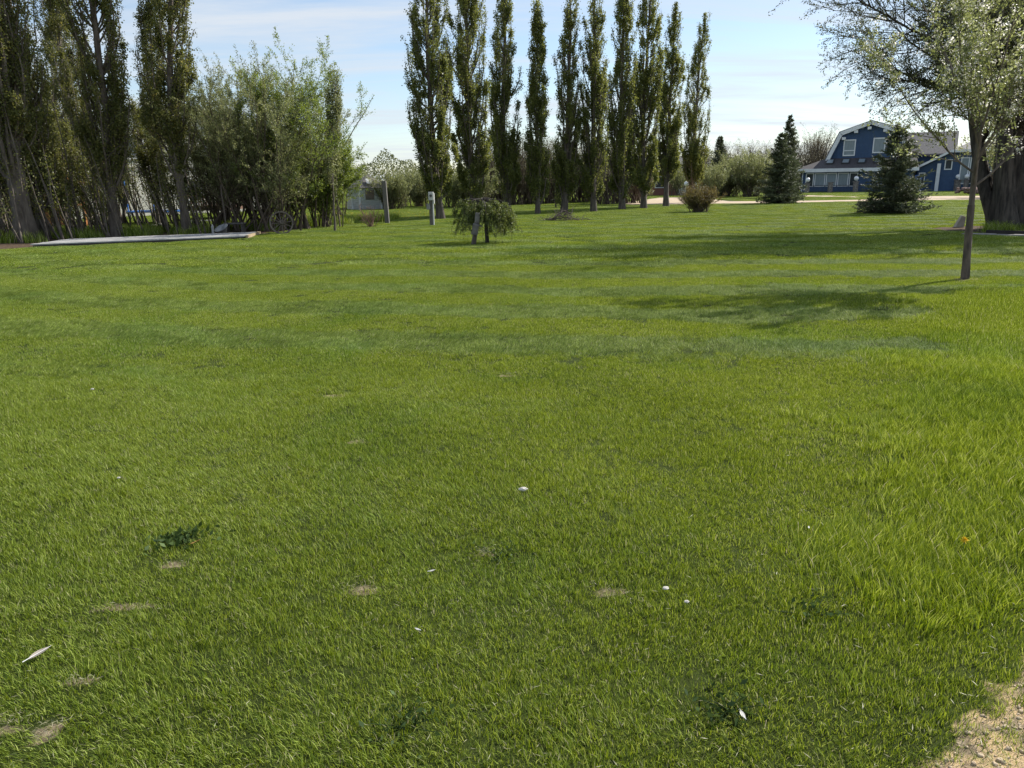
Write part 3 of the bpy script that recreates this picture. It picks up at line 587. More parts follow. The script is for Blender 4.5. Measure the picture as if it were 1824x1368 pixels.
MB().slab([(v.x, v.y, .10) for v in (B_ + Vector((.02, 0, 0)), B_ + Vector((.09, 0, 0)), C_ + Vector((.09, 0, 0)), C_ + Vector((.02, 0, 0)))], .09).build('end_board', mat('tan_board', (0.42, 0.32, 0.20), None, .8, 5), e)
# wagon wheel
p = G(503, 416.5); e = empty('wagon_wheel', tuple(p), 'weathered wooden spoked wagon wheel leaning against the shrubs', 'wagon wheel', R(22))
aged = mat('aged_wood', (0.19, 0.155, 0.125), (0.10, 0.083, 0.068), .9, 9, .4, (1, 1, 1))
rw = .40; T_ = Matrix.Translation((0, 0, rw * math.cos(R(14)) - .01)) @ Matrix.Rotation(R(-14), 4, 'X')
def tw(o): o.matrix_local = T_; return o
tw(MB().ring((0, 0, 0), (0, 1, 0), rw - .05, rw, .06).build('rim', aged, e)); tw(MB().bar((0, -.1, 0), (0, .08, 0), .065, .075, 16).ring((0, -.1, 0), (0, 1, 0), .03, .05, .05, 16).build('hub', aged, e))
for i in range(12):
    t_ = i * math.pi / 6 + .1; tw(MB().bar((math.cos(t_) * .06, 0, math.sin(t_) * .06), (math.cos(t_) * (rw - .04), 0, math.sin(t_) * (rw - .04)), .017, .014, 6).build('spoke', aged, e))
# things behind the platform
galv = mat('galvanised', (0.42, 0.42, 0.42), (0.16, 0.16, 0.16), .45, 5)
p = G(398, 416.5); tubm = MB(); nn = 20; vv = []
for r_, z_ in ((.16, 0), (.30, .26), (.32, .27), (.28, .26), (.15, .03)):
    for i in range(nn): t_ = 2 * math.pi * i / nn; vv.append((math.cos(t_) * r_ * 1.3, math.sin(t_) * r_, z_))
tubm.add(vv, [(k * nn + i, k * nn + (i + 1) % nn, (k + 1) * nn + (i + 1) % nn, (k + 1) * nn + i) for k in range(4) for i in range(nn)] + [tuple(range(4 * nn, 5 * nn))])
e = empty('metal_tub', tuple(p), 'tipped shiny metal tub behind the right end of the platform', 'tub'); o = tubm.build('basin', galv, e, smooth=True); o.rotation_euler = (R(28), R(-14), 0); o.location = (0, 0, .06); e.scale = (.62, .62, .75)
MB().bar((-.34, -.2, .34), (-.30, -.1, .40), .015).build('handle', iron, e)
p = G(417, 414.5); e = empty('low_bench', tuple(p), 'low dark bench right of the metal tub under the shrubs', 'bench'); dt_ = mat('dark_bench', (0.06, 0.052, 0.045), (0.10, 0.09, 0.08), .8, 6)
MB().box(-.3, .42, -.15, .2, .3, .35).build('seat', mat('grey_plank', (.12, .11, .10), None, .8), e, bevel=.01)
for x_ in (-.22, .34): MB().box(x_ - .03, x_ + .03, -.12, .17, 0, .298).build('leg', dt_, e)
p = G(380, 417.5); tag(MB().box(-.035, .035, -.03, .03, 0, .30).bar((0, 0, .30), (0, 0, .36), .03, .01).build('short_stake', galv, loc=tuple(p), bevel=.005), 'short pale stake left of the metal tub', 'stake')
a, b_ = G(340, 402), G(386, 402); e = tag(MB().slab([(a[0], a[1], .22), (b_[0], a[1], .22), (b_[0], a[1] + .2, .22), (a[0], a[1] + .2, .22)], .05).box(a[0] + .05, a[0] + .15, a[1], a[1] + .2, 0, .17).box(b_[0] - .15, b_[0] - .05, a[1], a[1] + .2, 0, .17).build('long_plank', wood), 'long grey plank on blocks between the tall poplar and the shrubs', 'plank')
sg = random.Random(3)
for i, (px_, py_) in enumerate(((275, 405), (287, 403), (296, 406), (268, 407))):
    p = G(px_, py_); tag(MB().ball((0, 0, .05), sg.uniform(.10, .16), 10, 6, (1.4, 1, .7), .12, i).build('rock', stone, loc=tuple(p), smooth=False), 'grey rock on the leaf litter behind the platform', 'rock', 'rocks on the leaf litter')
# shed
p = G(668, 373); YS = p[1]; e = empty('playhouse_shed', tuple(p), 'small weathered white shed with hipped grey roof and dark window', 'shed', R(24)); e.scale = (1.05, 1.05, 1.08)
clap = mat('peeling_clapboard', (0.68, 0.70, 0.73), (0.50, 0.52, 0.54), .8, 5, 0, (.3, 1, 3)); ct = clap.node_tree
wv = N(ct, 'ShaderNodeTexWave', i_Scale=2.6, wave_type='BANDS', bands_direction='Z', wave_profile='SAW'); tco = N(ct, 'ShaderNodeTexCoord'); ct.links.new(tco.outputs['Object'], wv.inputs[0])
sb = N(ct, 'ShaderNodeBump', i_Strength=1.0, i_Distance=0.05); ct.links.new(wv.outputs['Fac'], sb.inputs['Height']); ct.links.new(sb.outputs[0], ct.nodes['Principled BSDF'].inputs['Normal'])
hex_ = [(-1.35, .5), (-.95, 0), (.45, 0), (1.15, .45), (1.15, 2.0), (-1.35, 2.0)]
def vprism(mb, poly, z0, z1): n = len(poly); return mb.add([(x_, y_, z0) for x_, y_ in poly] + [(x_, y_, z1) for x_, y_ in poly], [tuple(range(n - 1, -1, -1)), tuple(range(n, 2 * n))] + [(i, (i + 1) % n, (i + 1) % n + n, i + n) for i in range(n)])
vprism(MB(), hex_, 0, 1.32).build('wall', clap, e)
rm = MB(); ap = (-.1, 1.0, 2.12); ev = [(x_ * 1.13, -.18 + y_ * 1.12, 1.30) for x_, y_ in hex_]
rm.add(ev + [ap], [(i, (i + 1) % 6, 6) for i in range(6)] + [tuple(range(5, -1, -1))]).build('roof', mat('old_shingle', (0.13, 0.12, 0.11), (0.07, 0.065, 0.06), .9, 8, .4), e)
ow = MB().box(-.58, .0, -.03, .02, .60, 1.18).build('window', glass, e); fm = MB()
fm.box(-.66, -.585, -.05, -.003, .55, 1.25).box(.005, .08, -.05, -.003, .55, 1.25).box(-.585, .005, -.05, -.003, 1.185, 1.25).build('window_frame', clap, ow)
for x_, y_ in ((-.95, -.015), (.45, -.015), (1.13, .42), (-1.33, .47)): MB().box(x_ - .05, x_ + .05, y_ - .03, y_ + .03, 0, 1.3).build('corner_board', white, e)
MB().slab([(-.42, .02, 1.58), (-.08, .02, 1.58), (-.08, .36, 1.86), (-.42, .36, 1.86)], .03).build('roof_patch', sign_white, e)
p = G(690, 397.5); tag(MB().box(-.09, .09, -.09, .09, -.05, 1.76).build('grey_post', mat('grey_post', (.20, .185, .175), (.13, .12, .115), .9, 8, .3, (1, 1, .2)), loc=tuple(p), rot=(0, R(-1.6), 0), bevel=.012), 'square weathered grey timber post in front of the small shed', 'post')
p = G(606, 404); tag(MB().bar((0, 0, -.05), (-.06, 0, 1.15), .035, .028).build('thin_stake', mat('stake_wood', (.20, .16, .12), None, .9, 9), loc=tuple(p)), 'thin brown stake standing between the shrubs and the shed', 'stake')
# power pedestal
p = G(769.5, 401.5); e = empty('power_pedestal', tuple(p), 'outdoor electrical pedestal with light grey boxes on a timber post', 'power pedestal', R(-8))
pb = mat('grey_box', (.58, .58, .56), (.48, .48, .46), .45, 3)
MB().box(-.08, .05, -.05, .05, -.02, 1.1).build('post', mat('post_wood', (.17, .15, .13), None, .9, 7), e, bevel=.01); MB().box(.055, .1, -.03, .03, 0, 1.0).build('conduit', pb, e)
bx = MB().box(-.07, .13, -.16, -.052, .98, 1.3).build('meter_box', pb, e, bevel=.012); MB().bar((.04, -.16, 1.16), (.04, -.2, 1.16), .05, n=16).build('meter', glass, bx)
MB().box(-.16, -.02, -.14, -.053, .62, .85).build('outlet_box', mat('dull_box', (.30, .29, .28), None, .5), e, bevel=.01); MB().box(.101, .15, -.1, .0, .85, 1.25).build('side_cover', pb, e)
# weathered wooden figure by the weeping tree
p = G(843, 436.5); e = empty('carved_post', tuple(p), 'leaning weathered post with grey boards beside the weeping tree', 'post'); e.scale = (.8, .8, .85)
MB().bar((0, 0, -.03), (.1, 0, .5), .085, .07, 8).build('stump', bark_grey, e); ca = mat('carved_grey', (.19, .18, .165), (.11, .10, .095), .85, 7)
MB().box(-.1, .12, -.08, .07, .0, .36).build('lower_board', ca, e, bevel=.03, loc=(.03, -.05, .32), rot=(R(8), R(14), 0)); MB().box(-.06, .1, -.06, .06, 0, .34).build('upper_board', ca, e, bevel=.03, loc=(.12, -.03, .66), rot=(0, R(6), 0))
MB().box(0, .22, -.03, .03, 0, .05).build('arm', ca, e, loc=(.1, -.1, .62), rot=(0, R(16), 0))
p = G(990, 370); e = empty('bird_table', tuple(p), 'small dark bird table under the poplars beyond the brush pile', 'bird table'); MB().bar((0, 0, 0), (0, 0, .45), .05).build('post', bark_grey, e); MB().box(-.32, .32, -.2, .2, .452, .52).build('tray', bark_dark, e, bevel=.01)
# paver edging, border and pale stone by the willow
a, b_ = G(1712, 418), G(1900, 424); paver = mat('paver', (.30, .28, .25), (.20, .185, .165), .9, 5, .3)
e = empty('paver_edging', tuple(a), 'row of grey concrete pavers edging the willow bed', 'edging', math.atan2(b_[1] - a[1] , b_[0] - a[0])); x_ = 0; i = 0
while x_ < 3.6:
    MB().box(x_, x_ + .39, 0.0, .42, -.03, .035 + .006 * math.sin(i * 2.3)).build('paver', paver, e, bevel=.012); x_ += .405; i += 1
MB().box(.5, 3.6, .5, .58, -.02, .12).build('border_board', mat('border_board', (.035, .028, .026), None, .9), e)
p = G(1708, 405); tag(MB().add([(-.12, 0, 0), (.12, -.08, 0), (.16, .2, 0), (-.1, .2, 0), (.05, .0, .38), (.2, 0, .34), (.18, .12, .34), (.06, .12, .38)], [(0, 1, 5, 4), (1, 2, 6, 5), (2, 3, 7, 6), (3, 0, 4, 7), (4, 5, 6, 7), (3, 2, 1, 0)]).build('edging_stone', mat('pale_stone', (.45, .40, .33), None, .9, 5), loc=tuple(p), bevel=.02), 'pale tilted stone at the left corner of the willow bed', 'stone')

# ------------------------------------------------------------------ trees
def resample(pts, K):
    pts = np.array(pts, float); d = np.r_[0, np.cumsum(np.linalg.norm(np.diff(pts, axis=0), axis=1))]; u = np.linspace(0, d[-1], K)
    return np.stack([np.interp(u, d, pts[:, i]) for i in range(3)], 1)
def poplar(name, path, H, Rc, z0, nleaf, lsz, seed, label, group, rt=0.2, nbr=70, m=None, bark=None, extra=0, split=0.5, thin_top=0.5, droop=0.0, suckers=0, sub=7):
    rng = np.random.default_rng(seed); K = 16; T = resample(path, K); T[1:, :2] += np.cumsum(rng.normal(0, .03, (K - 1, 2)), 0) * np.array([1, 1])
    zz_ = T[:, 2]; rad = rt * np.maximum(1 - (zz_ / zz_[-1]), 0.05) ** 0.75; rad[0] *= 1.35
    parts = [tubes(T[None], rad[None], 10, .07, rng)]
    # side stems give the several leaders
    s = rng.uniform(max(z0, .4) * .6, H * .88, nbr); s = np.sort(s)
    def tr(z): return np.stack([np.interp(z, zz_, T[:, 0]), np.interp(z, zz_, T[:, 1]), z], 1)
    def prof(z):
        u = np.clip((z - z0) / (H - z0), 0, 1); return Rc * np.minimum(1, (u / .10 + .25) ** .7) * np.where(u > .5, 1 - (u - .5) * 1.45, 1)
    L = (0.16 + .16 * rng.random(nbr)) * H * np.clip(1.15 - s / H, .2, 1); zt = np.minimum(s + L, H); L = zt - s
    short_ = rng.random(nbr) < .42; L = np.where(short_, rng.uniform(.7, 1.7, nbr), L); s = np.where(short_, np.where(rng.random(nbr) < .5, rng.uniform(z0 * .7, z0 + 2.0, nbr), rng.uniform(z0, H * .93, nbr)), s); zt = np.minimum(s + L, H); L = np.maximum(zt - s, .15)
    az = rng.uniform(0, 2 * np.pi, nbr); ro = np.minimum(prof(s + L * .5), prof(zt) * 1.3 + .1) * rng.uniform(.45, 1.05, nbr); Kb = 8; t_ = np.linspace(0, 1, Kb)
    o = ro[:, None] * (1 - np.exp(-3.2 * t_))[None]; zb = s[:, None] + L[:, None] * t_[None]
    base = tr(zb.ravel()).reshape(nbr, Kb, 3); B = base.copy(); B[..., 0] += o * np.cos(az)[:, None]; B[..., 1] += o * np.sin(az)[:, None]; B += rng.normal(0, .03, B.shape) * t_[None, :, None]
    rb = np.interp(s, zz_, rad) * np.where(short_, .15, .30); Rb = rb[:, None] * (1 - .85 * t_)[None] + .005
    parts.append(tubes(B, Rb, 5))
    p, d, ln, r = spawn(B, Rb, L, sub, rng, .12, 1, .45, .30, .5, short=.3, minr=.006); ln = np.clip(ln, .25, 1.1); d = unit(d + np.array([0, 0, .7 - droop]))
    P2, R2 = grow(p, d, ln, r, 5, rng, .12, .12 - droop * .3); parts.append(tubes(P2, R2, 3))
    # leaf clusters: twigs weighted at random so that some are bare
    w = rng.gamma(1.1, 1, len(P2)); zm = P2[:, 2, 2]; w *= np.clip(1.15 - thin_top * (zm - z0) / (H - z0), .1, 1) ; w *= prof(zm) / Rc + .2; am = np.arctan2(P2[:, 2, 1] - tr(zm)[:, 1], P2[:, 2, 0] - tr(zm)[:, 0]); hole = np.sin(zm * 1.9 + am * 1.4 + seed) + .8 * np.sin(zm * 4.3 - am * 2.1 + seed * 2.3); w = np.where(hole < -.55, w * (.5 - .42 * min(1, thin_top * 1.3)), w); w /= w.sum()
    n1 = int(nleaf * .8); i = rng.choice(len(P2), n1, p=w); f = rng.uniform(.1, 1, n1) * 3.999; k = f.astype(int); u = (f - k)[:, None]
    Lp = P2[i, k] * (1 - u) + P2[i, k + 1] * u + rng.normal(0, .045 + lsz * .25, (n1, 3))
    n2 = nleaf - n1; L2, _ = on_twigs(B, n2, rng, .07, .2); Lp = np.concatenate([Lp, L2]); Lp = Lp[Lp[:, 2] > z0 * .8]
    tp = np.stack([rng.normal(0, .07, nleaf // 60), rng.normal(0, .07, nleaf // 60), -rng.uniform(-.05, 1.2, nleaf // 60)], 1); Lp = np.concatenate([Lp, tr(np.full(len(tp), H)) + tp])
    if suckers:
        b = T[0] + np.concatenate([rng.normal(0, .55, (suckers, 2)), np.zeros((suckers, 1))], 1); b[:, 2] = 0
        SP, SR = grow(b, np.array([-.12, 0, 1]) + rng.normal(0, .10, (suckers, 3)), rng.uniform(1.6, 4.8, suckers), rng.uniform(.018, .045, suckers), 8, rng, .05, .05); parts.append(tubes(SP, SR, 5)); SL, _ = on_twigs(SP, suckers * 120, rng, .11, .35); Lp = np.concatenate([Lp, SL])
    V, F = leaves(Lp, lsz, rng, .8, np.array([0, 0, -.25])); var = rng.beta(2, 2.4, len(F))
    return plant(name, T[0], parts, (V, F, var), m or pop_leaf, bark or bark_grey, label, 'tree', group)

def to_top(px_list, Y, H):
    """pixel polyline at depth Y, extended straight up to height H"""
    pts = [Pt(x_, y_, Y) for x_, y_ in px_list]; pts[0][2] = 0
    d = pts[-1] - pts[-2] if len(pts) > 2 else pts[-1] - pts[0]
    if pts[-1][2] < H: pts.append(pts[-1] + d / d[2] * (H - pts[-1][2]))
    return np.array(pts)
rows = [  # base pixel, pixel path, height, crown radius, z0, seed, sparse
    ((785, 390), [(785, 390), (772, 200), (764, 0)], 13.0, 1.12, .8, 0, .6, 'poplar with bare lower trunk at the left end of the poplar row'),
    ((846, 386), [(846, 386), (838, 200), (834, 0)], 13.5, 1.15, .7, 1, .65, 'wide poplar rising directly behind the weeping tree'),
    ((905, 381), [(905, 381), (896, 200), (898, 0)], 12.8, .9, .6, 2, .95, 'thin crowned poplar with long bare leader right of the weeping tree'),
    ((958, 381), [(958, 381), (960, 150), (964, 0)], 10.9, .62, .2, 3, .55, 'narrow poplar standing alone between weeping tree and brush pile'),
    ((1004, 378), [(1004, 378), (1009, 200), (1014, 0)], 12.2, .78, .3, 4, .75, 'poplar rising directly behind the brush pile'),
    ((1057, 377), [(1057, 377), (1058, 200), (1063, 0)], 12.8, .8, .4, 5, .55, 'dense dark poplar next right of the brush pile'),
    ((1108, 373), [(1108, 373), (1108, 200), (1114, 0)], 13.8, .88, .5, 6, .6, 'poplar in the middle of the right half of the row'),
    ((1147, 371), [(1147, 371), (1150, 200), (1157, 0)], 14.0, 1.0, .8, 7, .85, 'poplar with forked trunk and yellowish low sprays third from row end'),
    ((1186, 367.5), [(1186, 367.5), (1192, 200), (1204, 12)], 12.6, .95, 1.0, 8, .85, 'second to last poplar with bare dark stems at its foot'),
    ((1233, 361), [(1233, 361), (1237, 200), (1250, 28)], 13.2, 1.05, 1.2, 9, .9, 'last poplar at the right end of the row behind the round bush')]
for (bp_, path, H, Rc, z0, sd_, thin, lb) in rows:
    Y = G(*bp_)[1]; pp = to_top(path, Y, H); 
    if sd_ in (3, 8, 9): H = Pt(path[-1][0], {3: 0, 8: 4, 9: 24}[sd_], Y)[2]; pp = to_top(path[:2] + [(path[-1][0], {3: 0, 8: 4, 9: 24}[sd_])], Y, H)
    poplar('poplar_tree', pp, H, Rc, z0, 62000 if sd_ < 3 else 42000, .072 if Y < 45 else .084, 40 + sd_, lb, 'poplars in the row beyond the lawn', rt=.13 if Rc < .7 else .17, nbr=120, thin_top=thin)
    if sd_ in (7, 8):   # second and third stems at the foot
        pass
LG = 'tall leaning poplars on the left'
lp = [ # path, H, Rc, z0, nleaf, seed, rt, suckers, label
    ([(48, 430), (30, 330), (8, 180), (-20, 20)], 12.5, .95, 3.0, 42000, 1, .42, 10, 'thick leaning poplar at the far left with a broad dark trunk'),
    ([(8, 425), (-8, 300), (-30, 100)], 11.5, 1.1, 2.2, 30000, 2, .22, 6, 'poplar half cut off by the left edge of the picture'),
    ([(78, 425), (62, 300), (40, 100), (22, 0)], 11.0, .7, 1.6, 32000, 3, .2, 14, 'leafy poplar just right of the thick leftmost trunk'),
    ([(158, 402), (140, 290), (118, 170), (95, 0)], 12.0, 1.0, 3.2, 34000, 4, .13, 8, 'poplar with slender pale curving trunk between two stout ones'),
    ([(208, 421), (196, 330), (186, 200), (160, 0)], 12.5, .82, 2.4, 42000, 5, .23, 10, 'stout poplar standing behind the middle of the platform'),
    ([(110, 395), (95, 290), (94, 120), (100, 0)], 11.0, .95, 2.4, 28000, 6, .16, 16, 'dark poplar set back between the leftmost trees'),
    ([(222, 398), (214, 330), (205, 250)], 5.2, .36, 1.2, 8000, 7, .12, 12, 'slim poplar in front of the cream house wall'),
    ([(335, 417), (318, 290), (300, 180), (293, 0)], 12.5, .85, 3.3, 40000, 8, .20, 6, 'tall poplar with bare lower trunk at the right end of the platform'),
    ([(285, 400), (276, 300), (268, 150), (270, 0)], 12.0, .6, 3.4, 26000, 9, .12, 16, 'thin poplar just left of the trampoline poles'),
]
for i, (pxs, H, Rc, z0, nl, sd_, rt, sk, lb) in enumerate(lp):
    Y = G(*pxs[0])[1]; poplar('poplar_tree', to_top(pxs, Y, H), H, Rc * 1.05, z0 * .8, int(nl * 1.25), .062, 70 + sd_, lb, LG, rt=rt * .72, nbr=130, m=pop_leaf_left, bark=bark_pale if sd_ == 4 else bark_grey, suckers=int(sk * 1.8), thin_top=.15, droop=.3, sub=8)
YT = 27.0
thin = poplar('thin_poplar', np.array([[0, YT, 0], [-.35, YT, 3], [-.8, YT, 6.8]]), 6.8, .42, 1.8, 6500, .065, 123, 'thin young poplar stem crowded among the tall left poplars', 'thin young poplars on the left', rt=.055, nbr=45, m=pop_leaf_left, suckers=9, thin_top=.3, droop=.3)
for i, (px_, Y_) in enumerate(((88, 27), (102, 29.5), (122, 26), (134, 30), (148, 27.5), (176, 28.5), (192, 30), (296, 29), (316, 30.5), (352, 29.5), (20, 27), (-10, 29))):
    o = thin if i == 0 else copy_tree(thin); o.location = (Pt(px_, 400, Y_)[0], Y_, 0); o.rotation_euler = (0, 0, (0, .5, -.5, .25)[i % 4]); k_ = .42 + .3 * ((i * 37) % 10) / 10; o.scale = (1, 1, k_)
# slender one amid the shrubs
Y = 27.5; pp = to_top([(596, 402), (592, 250), (588, 120)], Y, Pt(588, 112, Y)[2])
poplar('poplar_tree', pp, pp[-1][2], .38, 1.4, 9000, .05, 91, 'slender young poplar poking out between the two willow shrubs', None, rt=.035, nbr=40, m=willow_leaf, thin_top=.3)

def shrub(name, base, H, W, seed, nleaf, lsz, leafm, label, cat='shrub', group=None, nst=26, n2=7, n3=6, rb=.05, bark=bark_twig, spread=.55, asp=.45, zmin=.05, up=.05, foot=.12, leafbase=.12, n4=0):
    rng = np.random.default_rng(seed); b = np.zeros((nst, 3)); b[:, :2] = rng.normal(0, foot * W, (nst, 2)); b += np.array(base)
    az = rng.uniform(0, 2 * np.pi, nst); tilt = spread * np.sqrt(rng.uniform(0, 1, nst))
    d = np.stack([np.sin(tilt) * np.cos(az), np.sin(tilt) * np.sin(az), np.cos(tilt)], 1)
    L = H * rng.uniform(.72, 1.0, nst) * np.cos(tilt * 1.1) ** .6 * .9; P, Rr = grow(b, d, L, rb * rng.uniform(.5, 1.2, nst), 9, rng, .09, up, .8)
    parts = [tubes(P, Rr, 6)]; p, d, ln, r = spawn(P, Rr, L, n2, rng, .08, .98, .6, .42, .5, minr=.006); P2, R2 = grow(p, unit(d + [0, 0, .25]), ln, r, 6, rng, .12, up); parts.append(tubes(P2, R2, 4))
    p, d, l3, r = spawn(P2, R2, ln, n3, rng, .15, 1, .55, .5, .6, minr=.004); l3 = np.clip(l3, .15, 1); P3, R3 = grow(p, d, l3, r, 4, rng, .15, up); parts.append(tubes(P3, R3, 3))
    a, ad = on_twigs(P3, int(nleaf * .75), rng, lsz * .5); a2, ad2 = on_twigs(P2, nleaf - len(a), rng, lsz * .6, leafbase); a = np.concatenate([a, a2]); ad = np.concatenate([ad, ad2]); kz = a[:, 2] > base[2] + zmin; a, ad = a[kz], ad[kz]
    a3, ad3 = on_twigs(P, nleaf // 14, rng, lsz * .8, .55); k3 = a3[:, 2] > base[2] + zmin; a = np.concatenate([a, a3[k3]]); ad = np.concatenate([ad, ad3[k3]])
    V, F = leaves(a, lsz, rng, asp, ad * .7); parts_ = parts
    return plant(name, base, parts_, (V, F, rng.beta(2, 2.2, len(F))), leafm, bark, label, cat, group, split=1)
b0 = G(440, 412); b0[1] += .8
shrub('willow_shrub', b0, 6.5, 5.8, 11, 150000, .055, willow_leaf, 'huge grey green willow shrub behind the wagon wheel', nst=46, n2=12, n3=7, rb=.05, spread=.62, zmin=.7, foot=.13, up=.01)
b1_ = G(385, 408); b1_[1] += 1.2
shrub('willow_shrub', b1_, 6.0, 3.8, 12, 60000, .055, willow_leaf, 'airy willow shrub between the tall poplar and the huge shrub', nst=20, n2=9, n3=7, rb=.05, spread=.5, zmin=1.0, up=.01, foot=.12)
b2_ = G(505, 411); b2_[1] += 0.9
shrub('willow_shrub', b2_, 7.2, 3.4, 13, 52000, .065, fresh_leaf, 'taller bright green shrub with upright top shoots above the wagon wheel', nst=22, n2=8, n3=7, rb=.05, spread=.42, zmin=.6, up=.01, foot=.12)
b3_ = G(572, 405); b3_[1] += .3
shrub('willow_shrub', b3_, 4.2, 3.2, 14, 62000, .06, fresh_leaf, 'lower green willow shrub between wagon wheel and shed', nst=30, n2=8, n3=6, rb=.03, spread=.5, zmin=.3, up=.01, foot=.10)
b4_ = G(606, 385); shrub('willow_shrub', b4_, 3.9, 2.6, 17, 11000, .07, willow_leaf, 'pale loose shrub leaning out over the small shed', nst=14, n2=7, n3=6, rb=.03, spread=.5, zmin=1.5, foot=.08)
# twiggy bare shrub, round bush, brush pile
p = G(661, 404.5); shrub('twiggy_shrub', p, 1.0, .8, 21, 250, .03, brown_leaf, 'small bare reddish twiggy shrub on the lawn before the shed', nst=16, n2=4, n3=3, rb=.014, spread=.6, foot=.07, bark=mat('red_twig', (.22, .13, .10), (.15, .09, .07), .9, 9))
rust_leaf = leaf_mat('rust_bush_leaf', [(0, (0.09, 0.065, 0.03)), (.5, (0.14, 0.12, 0.04)), (1, (0.25, 0.23, 0.07))], .35)
p = G(1246, 378); shrub('round_bush', p, 1.7, 1.5, 22, 30000, .045, rust_leaf, 'round rusty green bush alone on the lawn near the driveway', nst=80, n2=6, n3=4, rb=.018, spread=.75, foot=.13, zmin=.15, leafbase=.05, up=-.02)
rng = np.random.default_rng(5); p = G(1004, 393); n = 170; a = p + np.stack([rng.normal(0, .42, n), rng.normal(0, .22, n), np.zeros(n)], 1); a[:, 2] = .04 + np.maximum(0, .45 - .75 * np.abs(a[:, 0] - p[0])) * rng.random(n)
P_, R_ = grow(a, np.stack([rng.normal(0, 1, n), rng.normal(0, 1, n), rng.normal(.12, .25, n)], 1), rng.uniform(.2, .6, n), rng.uniform(.006, .018, n), 5, rng, .25, -.02); P_[..., 2] = np.maximum(P_[..., 2], .02)
v, f = tubes(P_, R_, 4); tag(link('brush_pile', npmesh('brush_pile', v - p, f, mat('dead_twig', (.13, .105, .085), (.07, .055, .045), .9, 7)), loc=tuple(p)), 'low heap of dead brown branches on the lawn', 'brush pile')
# weeping tree
rng = np.random.default_rng(31); p = G(868, 433); Y = p[1]
T1 = resample([p, p + [-.02, 0, .5], p + [-.07, 0, .95], p + [-.1, 0, 1.22]], 8); parts = [tubes(T1[None], np.linspace(.058, .04, 8)[None], 9, .08, rng)]
n = 24; az = rng.uniform(0, 2 * np.pi, n); d = np.stack([np.cos(az), np.sin(az), rng.uniform(.1, .42, n)], 1); L = rng.uniform(.7, 1.15, n)
P1, R1 = grow(np.repeat(T1[-1][None], n, 0) - np.array([0, 0, .12]) * rng.random((n, 1)), d, L, np.full(n, .016), 10, rng, .12, -.22, .8); parts.append(tubes(P1, R1, 5))
q_, d, l2, r = spawn(P1, R1, L, 8, rng, .15, 1, .8, .6, .5, short=.2, minr=.004); d[:, 2] = np.minimum(d[:, 2], .25); P2, R2 = grow(q_, d, l2, r, 8, rng, .14, -.38); parts.append(tubes(P2, R2, 4))
q_, d, l3, r = spawn(P2, R2, l2, 4, rng, .1, 1, .7, .4, .6, minr=.003); P3, R3 = grow(q_, d, l3, r, 5, rng, .15, -.35); parts.append(tubes(P3, R3, 3))
a, ad = on_twigs(P3, 24000, rng, .016); a2, ad2 = on_twigs(P2, 16000, rng, .016); up_ = np.concatenate([a, a2]); uk = (up_[:, 2] > .22) & (rng.random(len(up_)) < np.clip((up_[:, 2] - .1) / .9, .35, 1)); 
V, F = leaves(up_[uk], .046, rng, .5, np.array([0, 0, -.3]))
weep_leaf = leaf_mat('weeping_leaf', [(0, (0.075, 0.10, 0.028)), (0.5, (0.12, 0.155, 0.042)), (1, (0.20, 0.24, 0.08))], 0.35)
plant('weeping_tree', p, parts, (V, F, rng.beta(2, 2, len(F))), weep_leaf, bark_dark, 'small dome shaped weeping tree in the middle of the lawn', 'tree')

